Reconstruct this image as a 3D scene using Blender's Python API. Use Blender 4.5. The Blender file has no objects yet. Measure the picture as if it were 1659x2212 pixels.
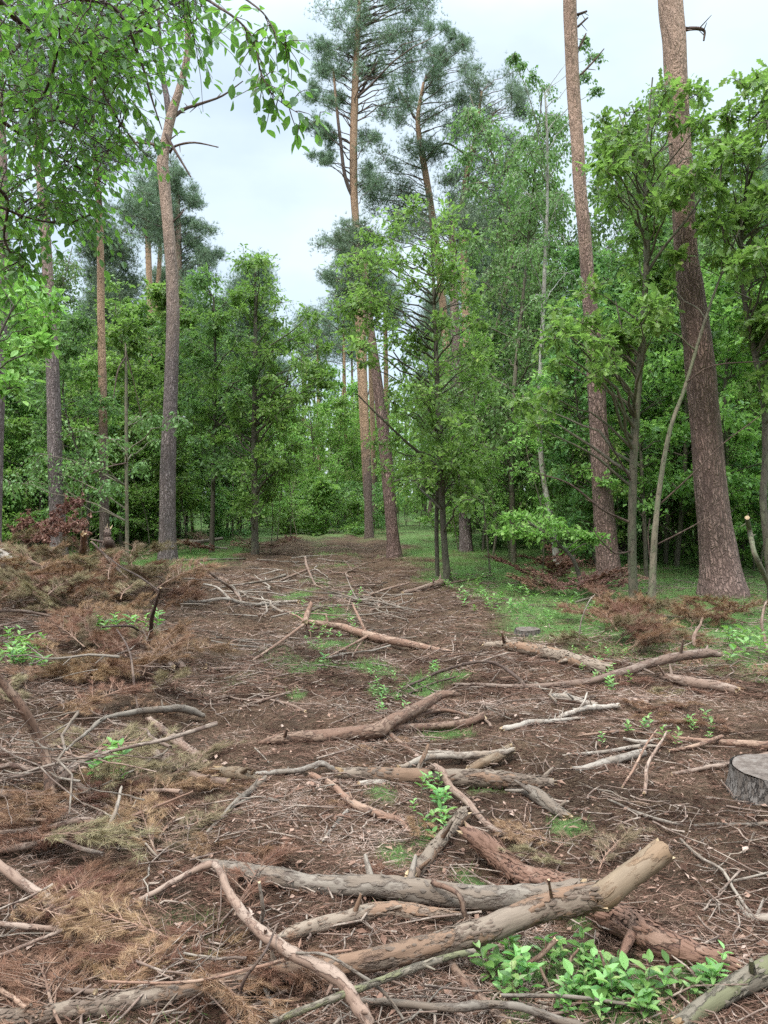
import bpy, math, random
import numpy as np
from mathutils import Vector
R = math.radians
rng = np.random.default_rng(7)
random.seed(7)
# ------------------------------------------------------------------ camera, sky, sun, exposure
scn = bpy.context.scene
col = scn.collection
F, CX, CY = 1662.0, 829.5, 1106.0          # focal length and centre in reference pixels (1659 x 2212)
PITCH, CAMZ = math.atan(36 / F), 1.6
cam = bpy.data.cameras.new('camera'); camo = bpy.data.objects.new('camera', cam); col.objects.link(camo)
cam.sensor_fit = 'VERTICAL'; cam.sensor_height = 24.0; cam.lens = 24.0 * F / 2212.0
cam.clip_start = 0.05; cam.clip_end = 2000
camo.location = (0, 0, CAMZ); camo.rotation_euler = (math.pi / 2 - PITCH, 0, 0)
scn.camera = camo

SUN_EL, SUN_AZ = R(58), R(215)             # azimuth clockwise from +Y; behind the camera and to the left
world = bpy.data.worlds.new("World"); scn.world = world; world.use_nodes = True
nt = world.node_tree; N = nt.nodes; Lk = nt.links
for n in list(N): N.remove(n)
wo = N.new('ShaderNodeOutputWorld'); bg = N.new('ShaderNodeBackground'); bg.inputs[1].default_value = 0.1
sky = N.new('ShaderNodeTexSky'); sky.sky_type = 'NISHITA'; sky.sun_disc = False
sky.sun_elevation = SUN_EL; sky.sun_rotation = SUN_AZ
tc = N.new('ShaderNodeTexCoord'); sep = N.new('ShaderNodeSeparateXYZ'); Lk.new(tc.outputs['Generated'], sep.inputs[0])
mp = N.new('ShaderNodeMapping'); mp.inputs['Scale'].default_value = (1.5, 1.5, 3.2); Lk.new(tc.outputs['Generated'], mp.inputs[0])
ns = N.new('ShaderNodeTexNoise'); ns.inputs['Scale'].default_value = 1.7; ns.inputs['Detail'].default_value = 5; ns.inputs['Roughness'].default_value = .5
Lk.new(mp.outputs[0], ns.inputs['Vector'])
cr = N.new('ShaderNodeValToRGB'); cr.color_ramp.elements[0].position = .33; cr.color_ramp.elements[0].color = (.55, .55, .55, 1)
cr.color_ramp.elements[1].position = .62; cr.color_ramp.elements[1].color = (.97, .97, .97, 1); Lk.new(ns.outputs[0], cr.inputs[0])
# overcast cloud layer: brighter towards the zenith like real overcast, with strength added there to light the forest
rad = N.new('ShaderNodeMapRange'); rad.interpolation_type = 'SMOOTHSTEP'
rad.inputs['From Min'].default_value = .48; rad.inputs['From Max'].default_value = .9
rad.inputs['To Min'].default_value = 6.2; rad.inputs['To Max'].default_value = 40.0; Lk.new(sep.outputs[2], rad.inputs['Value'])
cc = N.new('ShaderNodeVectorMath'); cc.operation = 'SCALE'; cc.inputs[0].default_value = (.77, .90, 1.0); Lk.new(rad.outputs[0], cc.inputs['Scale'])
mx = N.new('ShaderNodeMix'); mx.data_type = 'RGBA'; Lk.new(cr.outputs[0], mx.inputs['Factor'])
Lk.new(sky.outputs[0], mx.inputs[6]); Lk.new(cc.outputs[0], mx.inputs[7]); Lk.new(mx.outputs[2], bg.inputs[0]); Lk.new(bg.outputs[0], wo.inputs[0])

sd = bpy.data.lights.new('sun', 'SUN'); sd.energy = 1.5; sd.angle = R(10); sd.color = (1, .96, .9)
so = bpy.data.objects.new('sun', sd); col.objects.link(so)
sv = Vector((math.sin(SUN_AZ) * math.cos(SUN_EL), math.cos(SUN_AZ) * math.cos(SUN_EL), math.sin(SUN_EL)))
so.rotation_euler = (-sv).to_track_quat('-Z', 'Y').to_euler(); so.location = (0, 0, 30)

scn.view_settings.view_transform = 'Standard'; scn.view_settings.look = 'None'
scn.view_settings.exposure = 0.98; scn.view_settings.gamma = 1
cy = scn.cycles
cy.max_bounces = 8; cy.diffuse_bounces = 6; cy.glossy_bounces = 1; cy.transmission_bounces = 4; cy.transparent_max_bounces = 4
cy.use_denoising = False; cy.sample_clamp_indirect = 4; cy.caustics_reflective = False; cy.caustics_refractive = False

# ------------------------------------------------------------------ noise, ground height, pixel -> point
def _hash(ix, iy, seed):
    n = (ix.astype(np.int64) * 374761393 + iy.astype(np.int64) * 668265263 + seed * 982451653) & 0x7fffffff
    n = (n ^ (n >> 13)) * 1274126177 & 0x7fffffff
    return ((n ^ (n >> 16)) & 0xffff) / 65535.0
def vnoise(x, y, seed=0):
    x = np.asarray(x, float); y = np.asarray(y, float)
    ix = np.floor(x); iy = np.floor(y); fx = x - ix; fy = y - iy
    fx = fx * fx * (3 - 2 * fx); fy = fy * fy * (3 - 2 * fy)
    a = _hash(ix, iy, seed); b = _hash(ix + 1, iy, seed); c = _hash(ix, iy + 1, seed); d = _hash(ix + 1, iy + 1, seed)
    return (a + (b - a) * fx) * (1 - fy) + (c + (d - c) * fx) * fy
def fbm(x, y, s, o=4, seed=0):
    v = 0; a = .5; t = 0
    for k in range(o):
        v = v + a * vnoise(np.asarray(x) / s, np.asarray(y) / s, seed + k); t += a; a *= .5; s *= .5
    return v / t
def gs(x, y, cx, cy_, sx, sy): return np.exp(-((x - cx) / sx) ** 2 - ((y - cy_) / sy) ** 2)
def pathx(y): return -.25 - .055 * np.asarray(y)
def H(x, y):
    x = np.asarray(x, float); y = np.asarray(y, float)
    far = np.clip((y - 12) / 30, 0, 1)
    z = (fbm(x, y, 1.6, 3, 5) - .5) * .16 + (fbm(x, y, 9, 2, 9) - .5) * .12 * far
    z = z + .5 * gs(x, y, -6.2, 12.5, 3.0, 2.6) + .16 * gs(x, y, -2.6, 3.6, 1.2, 2.2) + .22 * gs(x, y, -5, 7, 2.0, 2.6)
    dx = x - pathx(y)
    z = z - .10 * np.exp(-((dx + .8) / .32) ** 2) - .09 * np.exp(-((dx - .95) / .32) ** 2) + (fbm(x, y, .45, 3, 91) - .5) * .09 * np.clip(1.4 - y / 30, .2, 1)
    z = z + .10 * np.clip((x - 2.4) / 2, 0, 1) * np.clip((y - 6) / 4, 0, 1)
    return z
def ray(px, py):
    x = (px - CX) / F; y = -(py - CY) / F; c, s = math.cos(PITCH), math.sin(PITCH)
    return np.array([x, c + y * s, -s + y * c])
def P(px, py, d):
    r = ray(px, py); return np.array([0, 0, CAMZ]) + r * (d / r[1])
def G(px, py, lift=0.0):
    r = ray(px, py); t = 1.2
    while t < 90:
        p = np.array([0, 0, CAMZ]) + r * t
        if p[2] < float(H(p[0], p[1])) + lift: break
        t += .02 + t * .004
    lo, hi = t - (.03 + t * .005), t
    for _ in range(18):
        m = (lo + hi) / 2; p = np.array([0, 0, CAMZ]) + r * m
        if p[2] < float(H(p[0], p[1])) + lift: hi = m
        else: lo = m
    return np.array([0, 0, CAMZ]) + r * hi

# ------------------------------------------------------------------ mesh batches
class MB:
    def __init__(s): s.v = []; s.f = []; s.b = []; s.r = []; s.n = 0
    def add(s, v, faces, bark=None, rnd=None, mat=0, smooth=True):
        v = np.asarray(v, float).reshape(-1, 3)
        for f in faces: s.f.append((np.asarray(f, np.int64) + s.n, mat, smooth))
        s.v.append(v); s.b.append(np.zeros_like(v) if bark is None else bark)
        s.r.append(np.zeros(len(v)) if rnd is None else rnd); s.n += len(v)
    def mesh(s, name, mats):
        me = bpy.data.meshes.new(name)
        V = np.concatenate(s.v); me.vertices.add(len(V)); me.vertices.foreach_set('co', V.ravel())
        li = []; ls = []; mi = []; sm = []; o = 0
        for f, m, q in s.f:
            k = f.shape[1]; c = len(f); li.append(f.ravel()); ls.append(o + np.arange(c) * k); o += c * k
            mi.append(np.full(c, m)); sm.append(np.full(c, q))
        li = np.concatenate(li); ls = np.concatenate(ls)
        me.loops.add(len(li)); me.loops.foreach_set('vertex_index', li.astype(np.int32))
        me.polygons.add(len(ls)); me.polygons.foreach_set('loop_start', ls.astype(np.int32))
        me.polygons.foreach_set('material_index', np.concatenate(mi).astype(np.int32))
        me.polygons.foreach_set('use_smooth', np.concatenate(sm).astype(bool))
        a = me.attributes.new('bark', 'FLOAT_VECTOR', 'POINT'); a.data.foreach_set('vector', np.concatenate(s.b).ravel().astype(np.float32))
        a = me.attributes.new('rnd', 'FLOAT', 'POINT'); a.data.foreach_set('value', np.concatenate(s.r).astype(np.float32))
        me.update(calc_edges=True)
        for m in mats: me.materials.append(m)
        return me
    def build(s, name, mats, parent=None, **kw):
        if not isinstance(mats, (list, tuple)): mats = [mats]
        o = bpy.data.objects.new(name, s.mesh(name, mats)); col.objects.link(o)
        if parent: o.parent = parent
        return tag(o, **kw)
def tag(o, label=None, cat=None, group=None, kind=None):
    if label: o['label'] = label
    if cat: o['category'] = cat
    if group: o['group'] = group
    if kind: o['kind'] = kind
    return o
def empty(name, loc, **kw):
    o = bpy.data.objects.new(name, None); o.location = loc; o.empty_display_size = .2; col.objects.link(o); return tag(o, **kw)
def copy_tree(o):
    c = o.copy(); col.objects.link(c)
    for ch in KIDS.get(o.name, []):
        d = ch.copy(); d.parent = c; col.objects.link(d)
    return c
KIDS = {}

def nrm(v): return v / (np.linalg.norm(v, axis=-1, keepdims=True) + 1e-12)
def spline(pts, n):
    pts = np.asarray(pts, float)
    if len(pts) < 2: return pts
    p = np.vstack([2 * pts[0] - pts[1], pts, 2 * pts[-1] - pts[-2]])
    out = []
    for i in range(len(pts) - 1):
        t = np.linspace(0, 1, n, endpoint=False)[:, None]; a, b, c, d = p[i:i + 4]
        out.append(.5 * ((2 * b) + (-a + c) * t + (2 * a - 5 * b + 4 * c - d) * t ** 2 + (-a + 3 * b - 3 * c + d) * t ** 3))
    out.append(pts[-1][None]); return np.vstack(out)
def tube(mb, pts, rad, sides=6, cap=True, rough=0.0, mat=0, capmat=None, v0=0.0, ragged=0.0):
    """a tapered round limb through pts with ring-wise irregularity"""
    pts = np.asarray(pts, float); rad = np.broadcast_to(np.asarray(rad, float), (len(pts),)).copy(); n = len(pts)
    T = nrm(np.gradient(pts, axis=0)); u = np.zeros((n, 3))
    a = np.array([0, 0, 1.]) if abs(T[0, 2]) < .9 else np.array([1., 0, 0])
    c = np.cross(T[0], a); u[0] = c / np.linalg.norm(c)
    for i in range(1, n):
        c = u[i - 1] - T[i] * (u[i - 1] @ T[i]); u[i] = c / (np.linalg.norm(c) + 1e-9)
    w = np.cross(T, u); an = np.linspace(0, 2 * math.pi, sides, endpoint=False)
    L = np.concatenate([[0], np.cumsum(np.linalg.norm(np.diff(pts, axis=0), axis=1))]) + v0
    rr = rad[:, None] * np.ones((1, sides))
    if rough:
        s0 = rng.random() * 50
        k = rad.mean() + 1e-6
        nz = fbm(np.cos(an)[None] * 1.1 + s0 + 0 * L[:, None], np.sin(an)[None] * 1.1 + L[:, None] / (k * 4.5), 1, 3, 3) - .5
        nz2 = fbm(np.cos(an)[None] * 4 + s0, np.sin(an)[None] * 4 + L[:, None] / (k * 1.6), 1, 2, 8) - .5
        rr = rr * (1 + rough * (1.5 * nz + .6 * nz2))
    V = pts[:, None] + rr[..., None] * (np.cos(an)[None, :, None] * u[:, None] + np.sin(an)[None, :, None] * w[:, None])
    if ragged:
        for e in (0, -1):
            V[e] += T[e] * (rng.random((sides, 1)) - .5) * ragged * rad[e] * (1 if e else -1) * 2
    sd_ = rng.random() * 30
    B = np.stack([rr * np.cos(an) + sd_, rr * np.sin(an), L[:, None] + 0 * rr], -1)
    i = np.arange(n - 1)[:, None] * sides; j = np.arange(sides)[None]; j2 = (j + 1) % sides
    f = np.stack([i + j, i + j2, i + sides + j2, i + sides + j], -1).reshape(-1, 4)
    rnd = np.full(n * sides, rng.random())
    mb.add(V.reshape(-1, 3), [f], B.reshape(-1, 3), rnd, mat)
    if cap:
        for e, sg in ((0, 1), (n - 1, -1)):
            ring = V[e]; cpt = ring.mean(0) - T[e] * rad[e] * (.15 * sg)
            vv = np.vstack([ring, cpt]); o = np.arange(sides)
            ff = np.stack([(o + 1) % sides, o, np.full(sides, sides)], -1) if sg > 0 else np.stack([o, (o + 1) % sides, np.full(sides, sides)], -1)
            bb = np.vstack([np.stack([np.cos(an) * rad[e], np.sin(an) * rad[e], 0 * an], -1), [[0, 0, 0]]])
            mb.add(vv, [ff], bb, np.full(sides + 1, rng.random()), mat if capmat is None else capmat, False)
# leaf outlines: (x along, y across) halves meeting on the midrib
HALF = {
 'leaf': [(0, 0), (.22, .34), (.5, .5), (.78, .33), (1, 0)],
 'small': [(0, 0), (.45, .5), (1, 0)],
 'oak': [(0, 0), (.2, .16), (.28, .34), (.38, .2), (.5, .5), (.62, .26), (.76, .44), (.86, .2), (1, 0)],
}
def leaves(mb, pos, ax, up, ln, wd, kind='small', fold=.18, rnd=None, curl=.12):
    n = len(pos); ax = nrm(ax); sdv = nrm(np.cross(up, ax)); nn = np.cross(ax, sdv)
    h = np.array(HALF[kind]); k = len(h)
    low = h[1:-1][::-1] * [1, -1]
    tp = np.vstack([h, low]); m = len(tp)
    V = (pos[:, None] + ax[:, None] * (tp[None, :, :1] * ln[:, None, None]) + sdv[:, None] * (tp[None, :, 1:] * wd[:, None, None])
         + nn[:, None] * ((np.abs(tp[None, :, 1:]) * fold * wd[:, None, None]) - tp[None, :, :1] ** 2 * curl * ln[:, None, None]))
    base = np.arange(n)[:, None] * m
    if kind == 'small': fs = [base + np.array([[0, 3, 2]]), base + np.array([[0, 2, 1]])]
    else: fs = [base + np.array([[0] + list(range(k, m))[::-1] + [k - 1]]), base + np.array([list(range(k))[::-1]])]
    r = rng.random(n) if rnd is None else rnd
    mb.add(V.reshape(-1, 3), fs, None, np.repeat(r, m), 0, False)
def blades(mb, pos, dr, ln, wd, rnd=None):
    n = len(pos); dr = nrm(dr); sdv = nrm(np.cross(dr, rng.normal(size=(n, 3))))
    a = pos - sdv * wd[:, None] / 2; b = pos + sdv * wd[:, None] / 2; c = pos + dr * ln[:, None]
    V = np.stack([a, b, c], 1).reshape(-1, 3)
    r = rng.random(n) if rnd is None else rnd
    mb.add(V, [np.arange(n * 3).reshape(-1, 3)], None, np.repeat(r, 3), 0, False)

# ------------------------------------------------------------------ materials
def newmat(name):
    m = bpy.data.materials.new(name); m.use_nodes = True; t = m.node_tree; b = t.nodes['Principled BSDF']
    b.inputs['Specular IOR Level'].default_value = .25; return m, t, b
def nd(t, typ, **kw):
    n = t.nodes.new(typ)
    for k, v in kw.items(): setattr(n, k, v)
    return n
def ramp(t, src, stops):
    r = nd(t, 'ShaderNodeValToRGB'); e = r.color_ramp.elements
    while len(e) < len(stops): e.new(.5)
    for i, (p, c) in enumerate(stops): e[i].position = p; e[i].color = (*c, 1)
    t.links.new(src, r.inputs[0]); return r.outputs[0]
def noise(t, vec, scale, det=4, rough=.55, stretch=None):
    if stretch:
        m = nd(t, 'ShaderNodeMapping'); m.inputs['Scale'].default_value = stretch; t.links.new(vec, m.inputs[0]); vec = m.outputs[0]
    n = nd(t, 'ShaderNodeTexNoise'); n.inputs['Scale'].default_value = scale; n.inputs['Detail'].default_value = det; n.inputs['Roughness'].default_value = rough
    t.links.new(vec, n.inputs['Vector']); return n.outputs[0]
def mix(t, f, a, b, blend='MIX'):
    m = nd(t, 'ShaderNodeMix', data_type='RGBA', blend_type=blend)
    if isinstance(f, float): m.inputs['Factor'].default_value = f
    else: t.links.new(f, m.inputs['Factor'])
    for s, v in ((6, a), (7, b)):
        if isinstance(v, tuple): m.inputs[s].default_value = (*v, 1)
        else: t.links.new(v, m.inputs[s])
    return m.outputs[2]
def attr(t, name, out='Vector'):
    a = nd(t, 'ShaderNodeAttribute'); a.attribute_name = name; return a.outputs[out]
def bump(t, b, h, dist, s=1.0):
    n = nd(t, 'ShaderNodeBump'); n.inputs['Distance'].default_value = dist; n.inputs['Strength'].default_value = s
    t.links.new(h, n.inputs['Height']); t.links.new(n.outputs[0], b.inputs['Normal'])
def mathn(t, op, a, b=None):
    m = nd(t, 'ShaderNodeMath', operation=op)
    for i, v in enumerate((a, b)):
        if v is None: continue
        if isinstance(v, (int, float)): m.inputs[i].default_value = v
        else: t.links.new(v, m.inputs[i])
    return m.outputs[0]

def pine_bark(name, low, crack, high, z0, z1):
    m, t, b = newmat(name); v = attr(t, 'bark'); b.inputs['Roughness'].default_value = .9
    vo = nd(t, 'ShaderNodeTexVoronoi', feature='DISTANCE_TO_EDGE'); mp_ = nd(t, 'ShaderNodeMapping'); mp_.inputs['Scale'].default_value = (1, 1, .17)
    wn = nd(t, 'ShaderNodeTexNoise'); wn.inputs['Scale'].default_value = 9; t.links.new(v, wn.inputs['Vector'])
    ad = nd(t, 'ShaderNodeVectorMath', operation='MULTIPLY_ADD'); ad.inputs[1].default_value = (.09,) * 3; t.links.new(wn.outputs['Color'], ad.inputs[0]); t.links.new(v, ad.inputs[2])
    t.links.new(ad.outputs[0], mp_.inputs[0]); t.links.new(mp_.outputs[0], vo.inputs['Vector']); vo.inputs['Scale'].default_value = 24
    e0 = ramp(t, vo.outputs[0], [(0, (0, 0, 0)), (.3, (1, 1, 1))]); big = noise(t, v, 16, 4, .6, (1, 1, .14)); e = mathn(t, 'MULTIPLY', mathn(t, 'ADD', mathn(t, 'MULTIPLY', e0, .72), .28), ramp(t, big, [(.36, (.35, .35, .35)), (.56, (1, 1, 1))]))
    fine = noise(t, v, 34, 3, .5, (1, 1, .16)); patch = noise(t, v, 6, 4, .6, (1, 1, .5))
    lowc = mix(t, fine, tuple(c * .7 for c in low), tuple(c * 1.3 for c in low)); lowc = mix(t, mathn(t, 'MULTIPLY', patch, .9), lowc, tuple(c * k_ for c, k_ in zip(low, (.75, .9, .95))))
    lowc = mix(t, e, crack, lowc)
    hi = mix(t, patch, tuple(c * .75 for c in high), tuple(min(c * 1.3, .7) for c in high)); hi = mix(t, mathn(t, 'MULTIPLY', fine, .4), hi, tuple(c * .4 for c in high))
    z = nd(t, 'ShaderNodeSeparateXYZ'); t.links.new(v, z.inputs[0])
    zz = mathn(t, 'ADD', z.outputs[2], mathn(t, 'MULTIPLY', patch, 4.0))
    mr = nd(t, 'ShaderNodeMapRange'); t.links.new(zz, mr.inputs['Value']); mr.inputs['From Min'].default_value = z0 + 2; mr.inputs['From Max'].default_value = z1 + 2
    t.links.new(mix(t, mr.outputs[0], lowc, hi), b.inputs['Base Color'])
    hgt = mathn(t, 'ADD', e, mathn(t, 'MULTIPLY', fine, .6)); bump(t, b, hgt, .03, 1.0); return m
def wood(name, base, patchc, darkc, amt=.5, sc=14, grain=90, rough=.8, bd=.006):
    """branch or log bark: base colour with flaked patches and dark cracks"""
    m, t, b = newmat(name); v = attr(t, 'bark'); b.inputs['Roughness'].default_value = rough
    oi = nd(t, 'ShaderNodeObjectInfo'); an = nd(t, 'ShaderNodeVectorMath', operation='ADD'); t.links.new(v, an.inputs[0])
    cb = nd(t, 'ShaderNodeCombineXYZ'); t.links.new(mathn(t, 'MULTIPLY', oi.outputs['Random'], 40), cb.inputs[0]); t.links.new(cb.outputs[0], an.inputs[1]); v = an.outputs[0]
    p = noise(t, v, sc, 6, .62, (1, 1, .38)); g = noise(t, v, grain, 4, .7, (1, 1, .12)); d = noise(t, v, sc * 2.3, 5, .7, (1, 1, .5))
    p0_ = .56 - .12 * amt; pf = ramp(t, p, [(p0_, (0, 0, 0)), (p0_ + .035, (1, 1, 1))]); eg = ramp(t, p, [(p0_ - .02, (0, 0, 0)), (p0_, (1, 1, 1)), (p0_ + .03, (0, 0, 0))])
    c = mix(t, g, tuple(x * .6 for x in base), tuple(min(x * 1.35, .85) for x in base))
    c2 = mix(t, g, tuple(x * .65 for x in patchc), tuple(min(x * 1.3, .8) for x in patchc))
    c = mix(t, pf, c, c2); c = mix(t, mathn(t, 'MULTIPLY', eg, .7), c, darkc); c = mix(t, mathn(t, 'MULTIPLY', noise(t, v, sc * .6, 3, .5), .55), c, tuple(x * .45 for x in base)); df = ramp(t, d, [(.56, (0, 0, 0)), (.68, (1, 1, 1))])
    c = mix(t, mathn(t, 'MULTIPLY', df, .8), c, darkc)
    br = mathn(t, 'ADD', mathn(t, 'MULTIPLY', oi.outputs['Random'], .5), .75)
    hv = nd(t, 'ShaderNodeHueSaturation'); t.links.new(c, hv.inputs['Color']); t.links.new(br, hv.inputs['Value'])
    t.links.new(hv.outputs[0], b.inputs['Base Color'])
    h = mathn(t, 'ADD', mathn(t, 'MULTIPLY', g, .35), mathn(t, 'SUBTRACT', pf, df)); bump(t, b, h, bd, 1.0); return m
def leafmat(name, stops, trans=(.25, .5, .06), tf=.35, rough=.5, spec=.3):
    m, t, b = newmat(name); r = attr(t, 'rnd', 'Fac'); oi = nd(t, 'ShaderNodeObjectInfo')
    c = ramp(t, r, stops); hv = nd(t, 'ShaderNodeHueSaturation'); t.links.new(c, hv.inputs['Color'])
    t.links.new(mathn(t, 'ADD', mathn(t, 'MULTIPLY', oi.outputs['Random'], .45), .78), hv.inputs['Value'])
    t.links.new(mathn(t, 'ADD', mathn(t, 'MULTIPLY', oi.outputs['Random'], .035), .482), hv.inputs['Hue'])
    t.links.new(hv.outputs[0], b.inputs['Base Color']); b.inputs['Roughness'].default_value = rough; b.inputs['Specular IOR Level'].default_value = spec
    if tf:
        tr = nd(t, 'ShaderNodeBsdfTranslucent'); t.links.new(mix(t, .6, hv.outputs[0], trans), tr.inputs[0])
        ms = nd(t, 'ShaderNodeMixShader'); ms.inputs[0].default_value = tf; t.links.new(b.outputs[0], ms.inputs[1]); t.links.new(tr.outputs[0], ms.inputs[2])
        t.links.new(ms.outputs[0], t.nodes['Material Output'].inputs[0])
    return m
M = {}
M['pine'] = pine_bark('pine_bark', (.31, .225, .20), (.07, .05, .045), (.41, .285, .215), 4.5, 8.5)
M['pine_red'] = pine_bark('pine_bark_red', (.37, .225, .18), (.065, .04, .033), (.42, .275, .20), 5.0, 8.0)
M['pine_far'] = pine_bark('pine_bark_pale', (.27, .185, .15), (.09, .06, .05), (.46, .29, .185), 2.5, 5)
M['sap'] = wood('sapling_bark', (0.119, 0.098, 0.072), (0.136, 0.128, 0.081), (.03, .026, .02), .5, 12, 60, .85, .003)
M['sap_light'] = wood('pale_sapling_bark', (0.200, 0.164, 0.112), (0.152, 0.152, 0.088), (.05, .04, .03), .45, 12, 60, .85, .003)
M['birch'] = wood('birch_bark', (0.422, 0.394, 0.333), (0.306, 0.272, 0.220), (.05, .04, .035), .45, 7, 30, .7, .003)
M['grey'] = wood('weathered_log', (0.247, 0.196, 0.152), (0.199, 0.143, 0.103), (.09, .06, .045), .45, 9, 110, .8, .004)
M['mix'] = wood('flaking_log', (0.238, 0.175, 0.127), (0.231, 0.130, 0.078), (.085, .05, .035), .55, 8, 90, .8, .008)
M['red'] = wood('red_flaky_log', (0.250, 0.133, 0.088), (0.303, 0.182, 0.126), (.085, .035, .028), .5, 11, 80, .8, .012)
M['tan'] = wood('tan_branch', (0.232, 0.149, 0.107), (0.294, 0.207, 0.157), (.11, .055, .04), .45, 16, 110, .75, .003)
M['brown'] = wood('brown_branch', (0.221, 0.125, 0.083), (0.295, 0.189, 0.131), (.06, .03, .024), .5, 18, 110, .8, .003)
M['pale'] = wood('bleached_wood', (0.335, 0.275, 0.221), (0.265, 0.203, 0.154), (.16, .11, .085), .4, 14, 130, .75, .003)
M['dark'] = wood('dark_branch', (0.104, 0.066, 0.050), (0.152, 0.100, 0.072), (.035, .022, .018), .5, 16, 90, .8, .003)
M['peel'] = wood('peeled_wood', (0.227, 0.157, 0.100), (0.226, 0.138, 0.079), (.16, .09, .05), .4, 12, 120, .7, .003)
M['moss'] = wood('mossy_log', (0.197, 0.158, 0.115), (0.151, 0.144, 0.072), (.07, .055, .04), .4, 9, 60, .9, .008)
M['twig'] = wood('twig_bark', (0.180, 0.119, 0.089), (0.288, 0.217, 0.168), (.07, .045, .035), .5, 20, 80, .85, .002)
M['stump'] = wood('stump_bark', (0.187, 0.149, 0.123), (0.272, 0.230, 0.200), (.05, .035, .03), .45, 22, 60, .95, .014)
def cutmat():
    m, t, b = newmat('cut_wood'); v = attr(t, 'bark'); w = nd(t, 'ShaderNodeTexWave', wave_type='RINGS', rings_direction='Z'); w.inputs['Scale'].default_value = 45; w.inputs['Distortion'].default_value = 2.5
    t.links.new(v, w.inputs[0]); c = mix(t, w.outputs['Fac'], (.42, .28, .15), (.55, .42, .26)); c = mix(t, noise(t, v, 30), c, (.30, .2, .12)); t.links.new(c, b.inputs['Base Color']); b.inputs['Roughness'].default_value = .85; return m
M['cut'] = cutmat()
M['oak'] = leafmat('oak_leaf', [(0, (.07, .125, .035)), (.5, (.14, .23, .055)), (.9, (.24, .35, .08)), (1, (.38, .47, .13))], (.30, .52, .09), .46, .45, .35)
M['bright'] = leafmat('bright_leaf', [(0, (.13, .23, .055)), (.5, (.21, .33, .08)), (1, (.34, .46, .13))], (.28, .58, .08), .4)
M['deep'] = leafmat('deep_leaf', [(0, (.07, .135, .05)), (.6, (.13, .23, .075)), (1, (.22, .34, .10))], (.26, .48, .10), .45)
M['cherry'] = leafmat('overhanging_leaf', [(0, (.05, .13, .045)), (.6, (.09, .21, .05)), (1, (.19, .35, .07))], (.26, .55, .06), .42, .4, .3)
M['birchleaf'] = leafmat('birch_leaf', [(0, (.09, .15, .05)), (.6, (.15, .23, .075)), (1, (.25, .34, .12))], (.24, .46, .09), .35)
M['needle'] = leafmat('pine_needles', [(0, (.11, .15, .10)), (.6, (.18, .24, .15)), (1, (.30, .37, .22))], (.12, .25, .07), .18, .6)
M['dead'] = leafmat('dead_needles', [(0, (.085, .042, .026)), (.4, (.18, .092, .054)), (.8, (.29, .17, .105)), (1, (.42, .29, .19))], (.45, .25, .1), .15, .8, .15)
M['rust'] = leafmat('rusty_needles', [(0, (.13, .065, .036)), (.4, (.24, .13, .072)), (.8, (.35, .22, .13)), (1, (.44, .31, .20))], (.45, .25, .1), .15, .8, .15)
M['deadolive'] = leafmat('fading_needles', [(0, (.10, .085, .05)), (.5, (.20, .15, .085)), (1, (.33, .25, .15))], (.35, .28, .1), .15, .8, .15)
M['deadleaf'] = leafmat('dead_leaf', [(0, (.12, .055, .04)), (.5, (.21, .11, .075)), (1, (.31, .19, .13))], (.35, .15, .08), .2, .8)
M['seed'] = leafmat('seedling_leaf', [(0, (.08, .17, .045)), (.45, (.15, .275, .07)), (.9, (.25, .39, .13)), (1, (.38, .42, .17))], (.32, .66, .08), .35, .4, .35)
M['grass'] = leafmat('grass_blade', [(0, (.08, .16, .042)), (.5, (.15, .265, .068)), (1, (.29, .39, .13))], (.22, .45, .06), .3, .7)
M['litter'] = leafmat('litter', [(0, (.035, .02, .012)), (.3, (.105, .062, .037)), (.6, (.225, .14, .088)), (.85, (.35, .235, .155)), (1, (.48, .37, .28))], (.3, .2, .12), 0, .9, .1)

# ------------------------------------------------------------------ ground
def moss_mask(x, y):
    x = np.asarray(x, float); y = np.asarray(y, float); dx = x - pathx(y); n = fbm(x, y, 1.3, 4, 21); n2 = fbm(x, y, .35, 3, 25)
    edge = 1.7 + np.clip((9.0 - y), 0, 8) * .7
    r = np.clip((dx - edge + (n - .5) * 2.2) / .7, 0, 1)
    l = np.clip((-dx - 2.1 + (n - .5) * 1.6) / .6, 0, 1) * np.clip((y - 14.5) / 2, 0, 1)
    far_ = np.clip((y - 27) / 5, 0, 1) * np.clip((n - .3) * 4, 0, 1); r = np.maximum(r, far_)
    mid = np.exp(-(dx / .55) ** 2) * np.clip((n - .54) * 9, 0, 1) * .8
    return np.clip(np.maximum(np.maximum(r, l) * np.clip(.6 + (n2 - .35) * 2.2, 0, 1), mid * np.clip((n2 - .42) * 6, 0, 1)), 0, 1)
# small green patches on the clearing floor (px, py, half width px)
PATCH = [(1015, 1900, 48), (850, 1850, 45), (960, 1590, 55), (1060, 1698, 45), (830, 1712, 50), (1220, 1780, 60), (215, 1685, 45), (640, 1500, 20), (920, 1800, 50), (1350, 2150, 120), (1180, 2100, 90), (830, 1500, 40), (1260, 1990, 35), (720, 1390, 60), (700, 1330, 70), (800, 1440, 60), (690, 1440, 40), (900, 1480, 60), (980, 1460, 45), (640, 1290, 45), (1500, 2120, 60), (1120, 2180, 70)]
PW = [(G(a, b), c) for a, b, c in PATCH]; PW = [(p[0], p[1], c * p[1] / F) for p, c in PW]
def patch_mask(x, y):
    n = fbm(x, y, .16, 3, 31); v = 0
    for a, b, r in PW: v = np.maximum(v, np.clip((1 - np.hypot(x - a, (y - b) / 1.15) / r) * 2.2 + (n - .5) * 3, 0, 1))
    return v
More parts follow.
